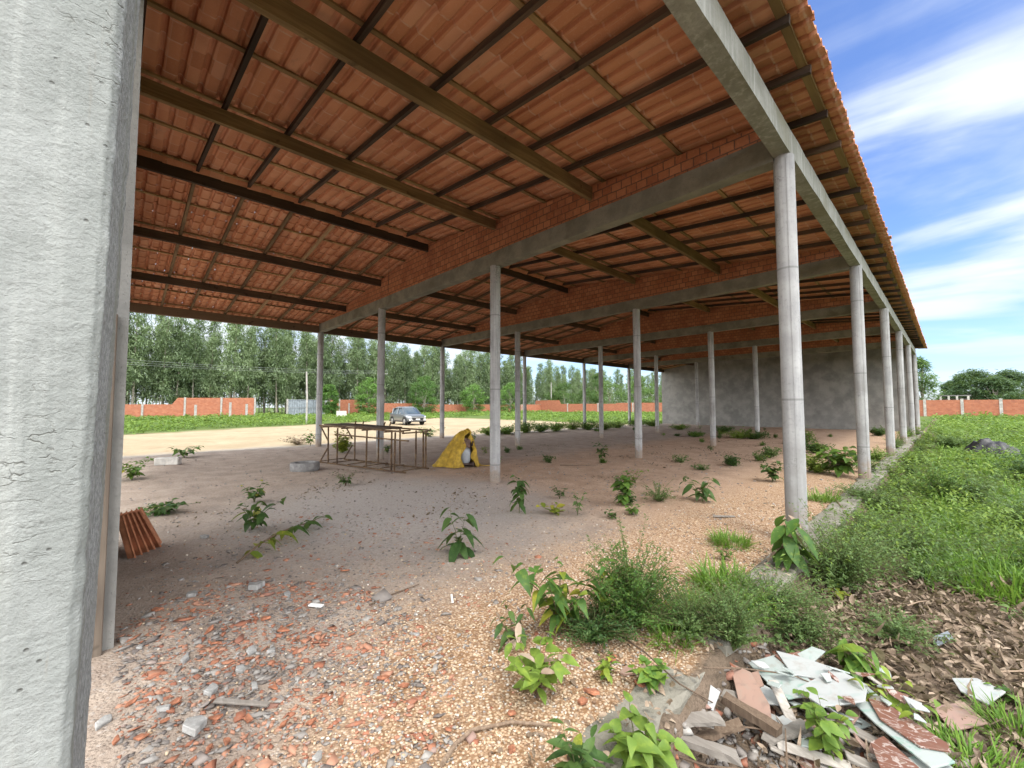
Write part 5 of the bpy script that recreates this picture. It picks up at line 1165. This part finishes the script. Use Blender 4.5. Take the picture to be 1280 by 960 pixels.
def blob_tree(name, label, P, h, rx, trunk, mat, shape='round', nleaf=2600, leaf=.3, group=None, cat='tree', limbs=9, base=.12, sy=1.0):
    root = empty(name, P, random.uniform(0, 6), label=label, cat=cat, group=group); tb = MB(); fo = Fol('oval' if leaf > 9 else 'card')
    tb.tube([(0, 0, -.4), (0, 0, h*.3), (random.uniform(-.1, .1)*h, 0, h*.62)], [trunk, trunk*.8, trunk*.4], 8)
    cl = []
    for i in range(limbs*6):
        t = random.random(); zz = base+(1-base)*t
        env = {'round': math.sin(PI*min(1, .12+t*.86))**.6, 'cone': (1-t)**.75*.95+.06, 'dome': math.sqrt(max(0, 1-t*t))}[shape]
        a = random.uniform(0, 2*PI); r = rx*env*math.sqrt(random.uniform(.15, 1)); cl.append((Vector((math.cos(a)*r, math.sin(a)*r*sy, h*zz*.96)), random.uniform(.13, .26)*rx))
    for c, _ in cl[:limbs]: tb.tube([(0, 0, h*.25), (c.x*.5, c.y*.5, c.z*.7), tuple(c)], [trunk*.4, trunk*.25, .02], 5, False)
    w = np.array([c[1]**2 for c in cl]); ci = rng.choice(len(cl), nleaf, p=w/w.sum()); P0 = np.array([cl[i][0] for i in ci]); R = np.array([cl[i][1] for i in ci])[:, None]
    d = rng.normal(0, 1, (nleaf, 3)); d /= np.linalg.norm(d, axis=1)[:, None]; d *= rng.uniform(.3, 1.12, (nleaf, 1)); P0 = P0+d*R*np.array([1, 1, .8]); P0[:, 2] = np.maximum(P0[:, 2], .12*h*base)
    hv = rng.uniform(-.2, .2, len(cl))[ci]
    fo.add(P0, np.arctan2(d[:, 1], d[:, 0])+rng.normal(0, .6, nleaf), rng.uniform(-.7, .7, nleaf), leaf*rng.uniform(.7, 1.4, nleaf), leaf*.5*rng.uniform(.7, 1.3, nleaf), .5+hv+rng.normal(0, .18, nleaf), rng.uniform(-.9, .9, nleaf), .25, .2)
    tb.build('trunk', M['bark'], root, smooth=60, fix=False); fo.build('crown', M[mat], root); return root
for u, vt, w, lab in [(411, 482, 9, 'small round green tree left of the bench column beside the grey gate'), (461, 473, 13, 'rounded green tree behind the short tall stretch of wall'), (530, 471, 15, 'broad green tree just beyond the parked car'), (592, 482, 13, 'loose open-crowned green tree between car and middle column'), (638, 480, 12, 'dark green tree right of the slim middle column')]:
    B = atx(u, 518, -77); T = atx(u, vt, -77); m_ = mpp(Vector((-77, B.y, 0)))
    blob_tree('wall_tree', lab, (-77, B.y, GZ), T.z-GZ+.4, w*m_*1.25, .12, 'walltree', 'round', 6500, .30, 'green trees before the brick wall', base=.02, limbs=16)
for u, vt, w, yy, lab in [(706, 478, 16, 97, 'low broad green tree behind the raised piece of wall'), (735, 486, 14, 95, 'low bushy tree between two far columns'), (762, 474, 20, 100, 'wide leafy tree behind the low back wall'), (795, 468, 17, 98, 'tall leafy tree left of the end wall'), (820, 476, 18, 96, 'dense leafy tree touching the end wall edge'), (748, 466, 12, 112, 'taller tree rising behind the wide leafy one'), (690, 490, 12, 95, 'small bush-like tree at the left end of the back wall')]:
    B = aty(u, 505, yy); T = aty(u, vt, yy); blob_tree('wall_tree', lab, (B.x, yy, GZ), T.z-GZ, w*mpp(B)*1.1, .16, 'tree', 'round', 3000, .42, 'leafy trees behind the back wall', base=.1)
B = aty(1160, 505, 93.5); T = aty(1160, 443, 93.5)
blob_tree('cone_tree', 'tall cone-shaped green tree at the corner of the warehouse', (B.x-.6, 93.5, GZ), T.z-GZ, 3.4, .2, 'tree', 'cone', 5200, .34, base=.03, limbs=16)
for u, vt, w, yy, lab in [(1218, 463, 30, 112, 'wide dark dome-shaped tree behind the reddish wall'), (1262, 463, 30, 116, 'second wide dark tree at the right border behind the wall'), (1196, 474, 16, 118, 'smaller dark tree above the white posts'), (1245, 472, 26, 108, 'low dark tree in front of the two wide dark ones')]:
    B = aty(u, 505, yy); T = aty(u, vt, yy); blob_tree('dome_tree', lab, (B.x, yy, GZ), T.z-GZ, w*mpp(B)*1.05, .3, 'darktree', 'dome', 6500, .42, 'dark spreading trees behind the wall', base=.16, limbs=14)
for x in (16, 24, 33, -42, -33):
    yy = random.uniform(108, 118); blob_tree('dome_tree', 'dark spreading tree outside the wall beyond the picture edge' if x > 0 else 'dark spreading tree hidden behind the grey end wall', (x, yy, GZ), random.uniform(6, 8), 5.5, .3, 'darktree', 'dome', 2600, .6, 'dark trees outside the view', base=.16) if x > 0 else None
# small unfinished white porch behind the wall
B = aty(1176, 500, 97); hs = empty('white_porch', (B.x, 97, GZ), label='small unfinished white porch with posts half hidden by the wall and trees', cat='building')
MB().box((-.3, -1, 3.15), (3.3, 3, 3.3)).build('roof', M['ring'], hs)
for x in (.0, .9, 1.8, 3.0): MB().box((x-.12, -1, 0), (x+.12, -.8, 3.15)).build('post', M['block'], hs)
MB().box((-.2, 2.8, 0), (3.2, 3, 2.9)).build('wall', M['ring'], hs)

# ------------------------------------------------------------------ light, sky
SUN_EL, SUN_AZ = 62, 112      # azimuth from +y towards +x
sd = Vector((math.sin(D2R(SUN_AZ))*math.cos(D2R(SUN_EL)), math.cos(D2R(SUN_AZ))*math.cos(D2R(SUN_EL)), math.sin(D2R(SUN_EL))))
sl = bpy.data.lights.new('sun', 'SUN'); sl.energy = 1.5; sl.angle = D2R(16); sl.color = (1, .95, .87)
so = bpy.data.objects.new('sun', sl); C.objects.link(so); so.rotation_euler = (-sd).to_track_quat('-Z', 'Y').to_euler(); so.location = (0, 0, 60)
w = bpy.data.worlds.new('World'); scene.world = w; w.use_nodes = True
nt = w.node_tree; nt.nodes.clear(); N_ = nt.nodes.new; Lk = nt.links.new
out = N_('ShaderNodeOutputWorld'); bg = N_('ShaderNodeBackground'); bg.inputs['Strength'].default_value = .10; Lk(bg.outputs[0], out.inputs[0])
sky = N_('ShaderNodeTexSky'); sky.sky_type = 'NISHITA'; sky.sun_disc = False; sky.sun_elevation = D2R(SUN_EL); sky.sun_rotation = D2R(SUN_AZ); sky.air_density = 1.0; sky.dust_density = .6; sky.ozone_density = 2.2
tc = N_('ShaderNodeTexCoord'); sp = N_('ShaderNodeSeparateXYZ'); Lk(tc.outputs['Generated'], sp.inputs[0])
def mth(op, a, b=0.0):
    n = N_('ShaderNodeMath'); n.operation = op
    for i_, q in enumerate((a, b)):
        if isinstance(q, bpy.types.NodeSocket): Lk(q, n.inputs[i_])
        else: n.inputs[i_].default_value = q
    return n.outputs[0]
# project the view direction on a cloud layer overhead
zc = mth('MAXIMUM', sp.outputs[2], .0); dn = mth('ADD', zc, .12)
cv = N_('ShaderNodeCombineXYZ'); Lk(mth('DIVIDE', sp.outputs[0], dn), cv.inputs[0]); Lk(mth('DIVIDE', sp.outputs[1], dn), cv.inputs[1])
mp = N_('ShaderNodeMapping'); Lk(cv.outputs[0], mp.inputs[0]); mp.inputs['Rotation'].default_value = (0, 0, D2R(62)); mp.inputs['Scale'].default_value = (.68, 1.12, 1); mp.inputs['Location'].default_value = (5.2, 3.1, 0)
n1 = N_('ShaderNodeTexNoise'); Lk(mp.outputs[0], n1.inputs['Vector']); n1.inputs['Scale'].default_value = 1.0; n1.inputs['Detail'].default_value = 6; n1.inputs['Roughness'].default_value = .50; n1.inputs['Distortion'].default_value = 1.1
n2 = N_('ShaderNodeTexNoise'); Lk(cv.outputs[0], n2.inputs['Vector']); n2.inputs['Scale'].default_value = .55; n2.inputs['Detail'].default_value = 3
def smr(v, a, b, c=0.0, d=1.0):
    n = N_('ShaderNodeMapRange'); n.interpolation_type = 'SMOOTHSTEP'; Lk(v, n.inputs[0])
    for i_, q in enumerate((a, b, c, d)): n.inputs[1+i_].default_value = q
    return n.outputs[0]
n3 = N_('ShaderNodeTexNoise'); Lk(cv.outputs[0], n3.inputs['Vector']); n3.inputs['Scale'].default_value = 2.6; n3.inputs['Detail'].default_value = 6; n3.inputs['Roughness'].default_value = .55
blend = mth('ADD', mth('MULTIPLY', n1.outputs['Fac'], .62), mth('ADD', mth('MULTIPLY', n2.outputs['Fac'], .26), mth('MULTIPLY', n3.outputs['Fac'], .12)))
cm = mth('MULTIPLY', smr(blend, .43, .61), smr(sp.outputs[2], .02, .22, .35, 1.0))
# the sky whitens towards the yard side
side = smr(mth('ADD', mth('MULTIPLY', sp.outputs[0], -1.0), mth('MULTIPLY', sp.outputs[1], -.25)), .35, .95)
# extra-bright cloud added for fill in the unseen sky behind and overhead
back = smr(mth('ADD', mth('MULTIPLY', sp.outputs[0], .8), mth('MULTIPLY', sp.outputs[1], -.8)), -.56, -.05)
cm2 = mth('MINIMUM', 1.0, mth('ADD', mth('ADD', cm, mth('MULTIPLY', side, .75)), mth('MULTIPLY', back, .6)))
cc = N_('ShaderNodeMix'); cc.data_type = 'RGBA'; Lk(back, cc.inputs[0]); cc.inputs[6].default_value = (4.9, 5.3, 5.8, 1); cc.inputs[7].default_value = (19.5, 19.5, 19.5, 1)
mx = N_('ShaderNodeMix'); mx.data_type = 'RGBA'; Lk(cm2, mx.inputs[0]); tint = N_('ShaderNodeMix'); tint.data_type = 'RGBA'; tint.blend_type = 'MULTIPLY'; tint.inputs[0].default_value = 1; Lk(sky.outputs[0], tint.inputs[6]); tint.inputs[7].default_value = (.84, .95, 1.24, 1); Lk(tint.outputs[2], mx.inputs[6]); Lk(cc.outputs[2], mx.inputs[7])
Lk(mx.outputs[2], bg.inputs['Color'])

scene.view_settings.view_transform = 'Standard'; scene.view_settings.look = 'None'; scene.view_settings.exposure = 1.12; scene.view_settings.gamma = 1
scene.view_settings.use_curve_mapping = False
cy = scene.cycles; cy.max_bounces = 8; cy.diffuse_bounces = 6; cy.glossy_bounces = 3; cy.transmission_bounces = 4; cy.transparent_max_bounces = 4
cy.use_denoising = True; cy.sample_clamp_indirect = 10; cy.caustics_reflective = False; cy.caustics_refractive = False
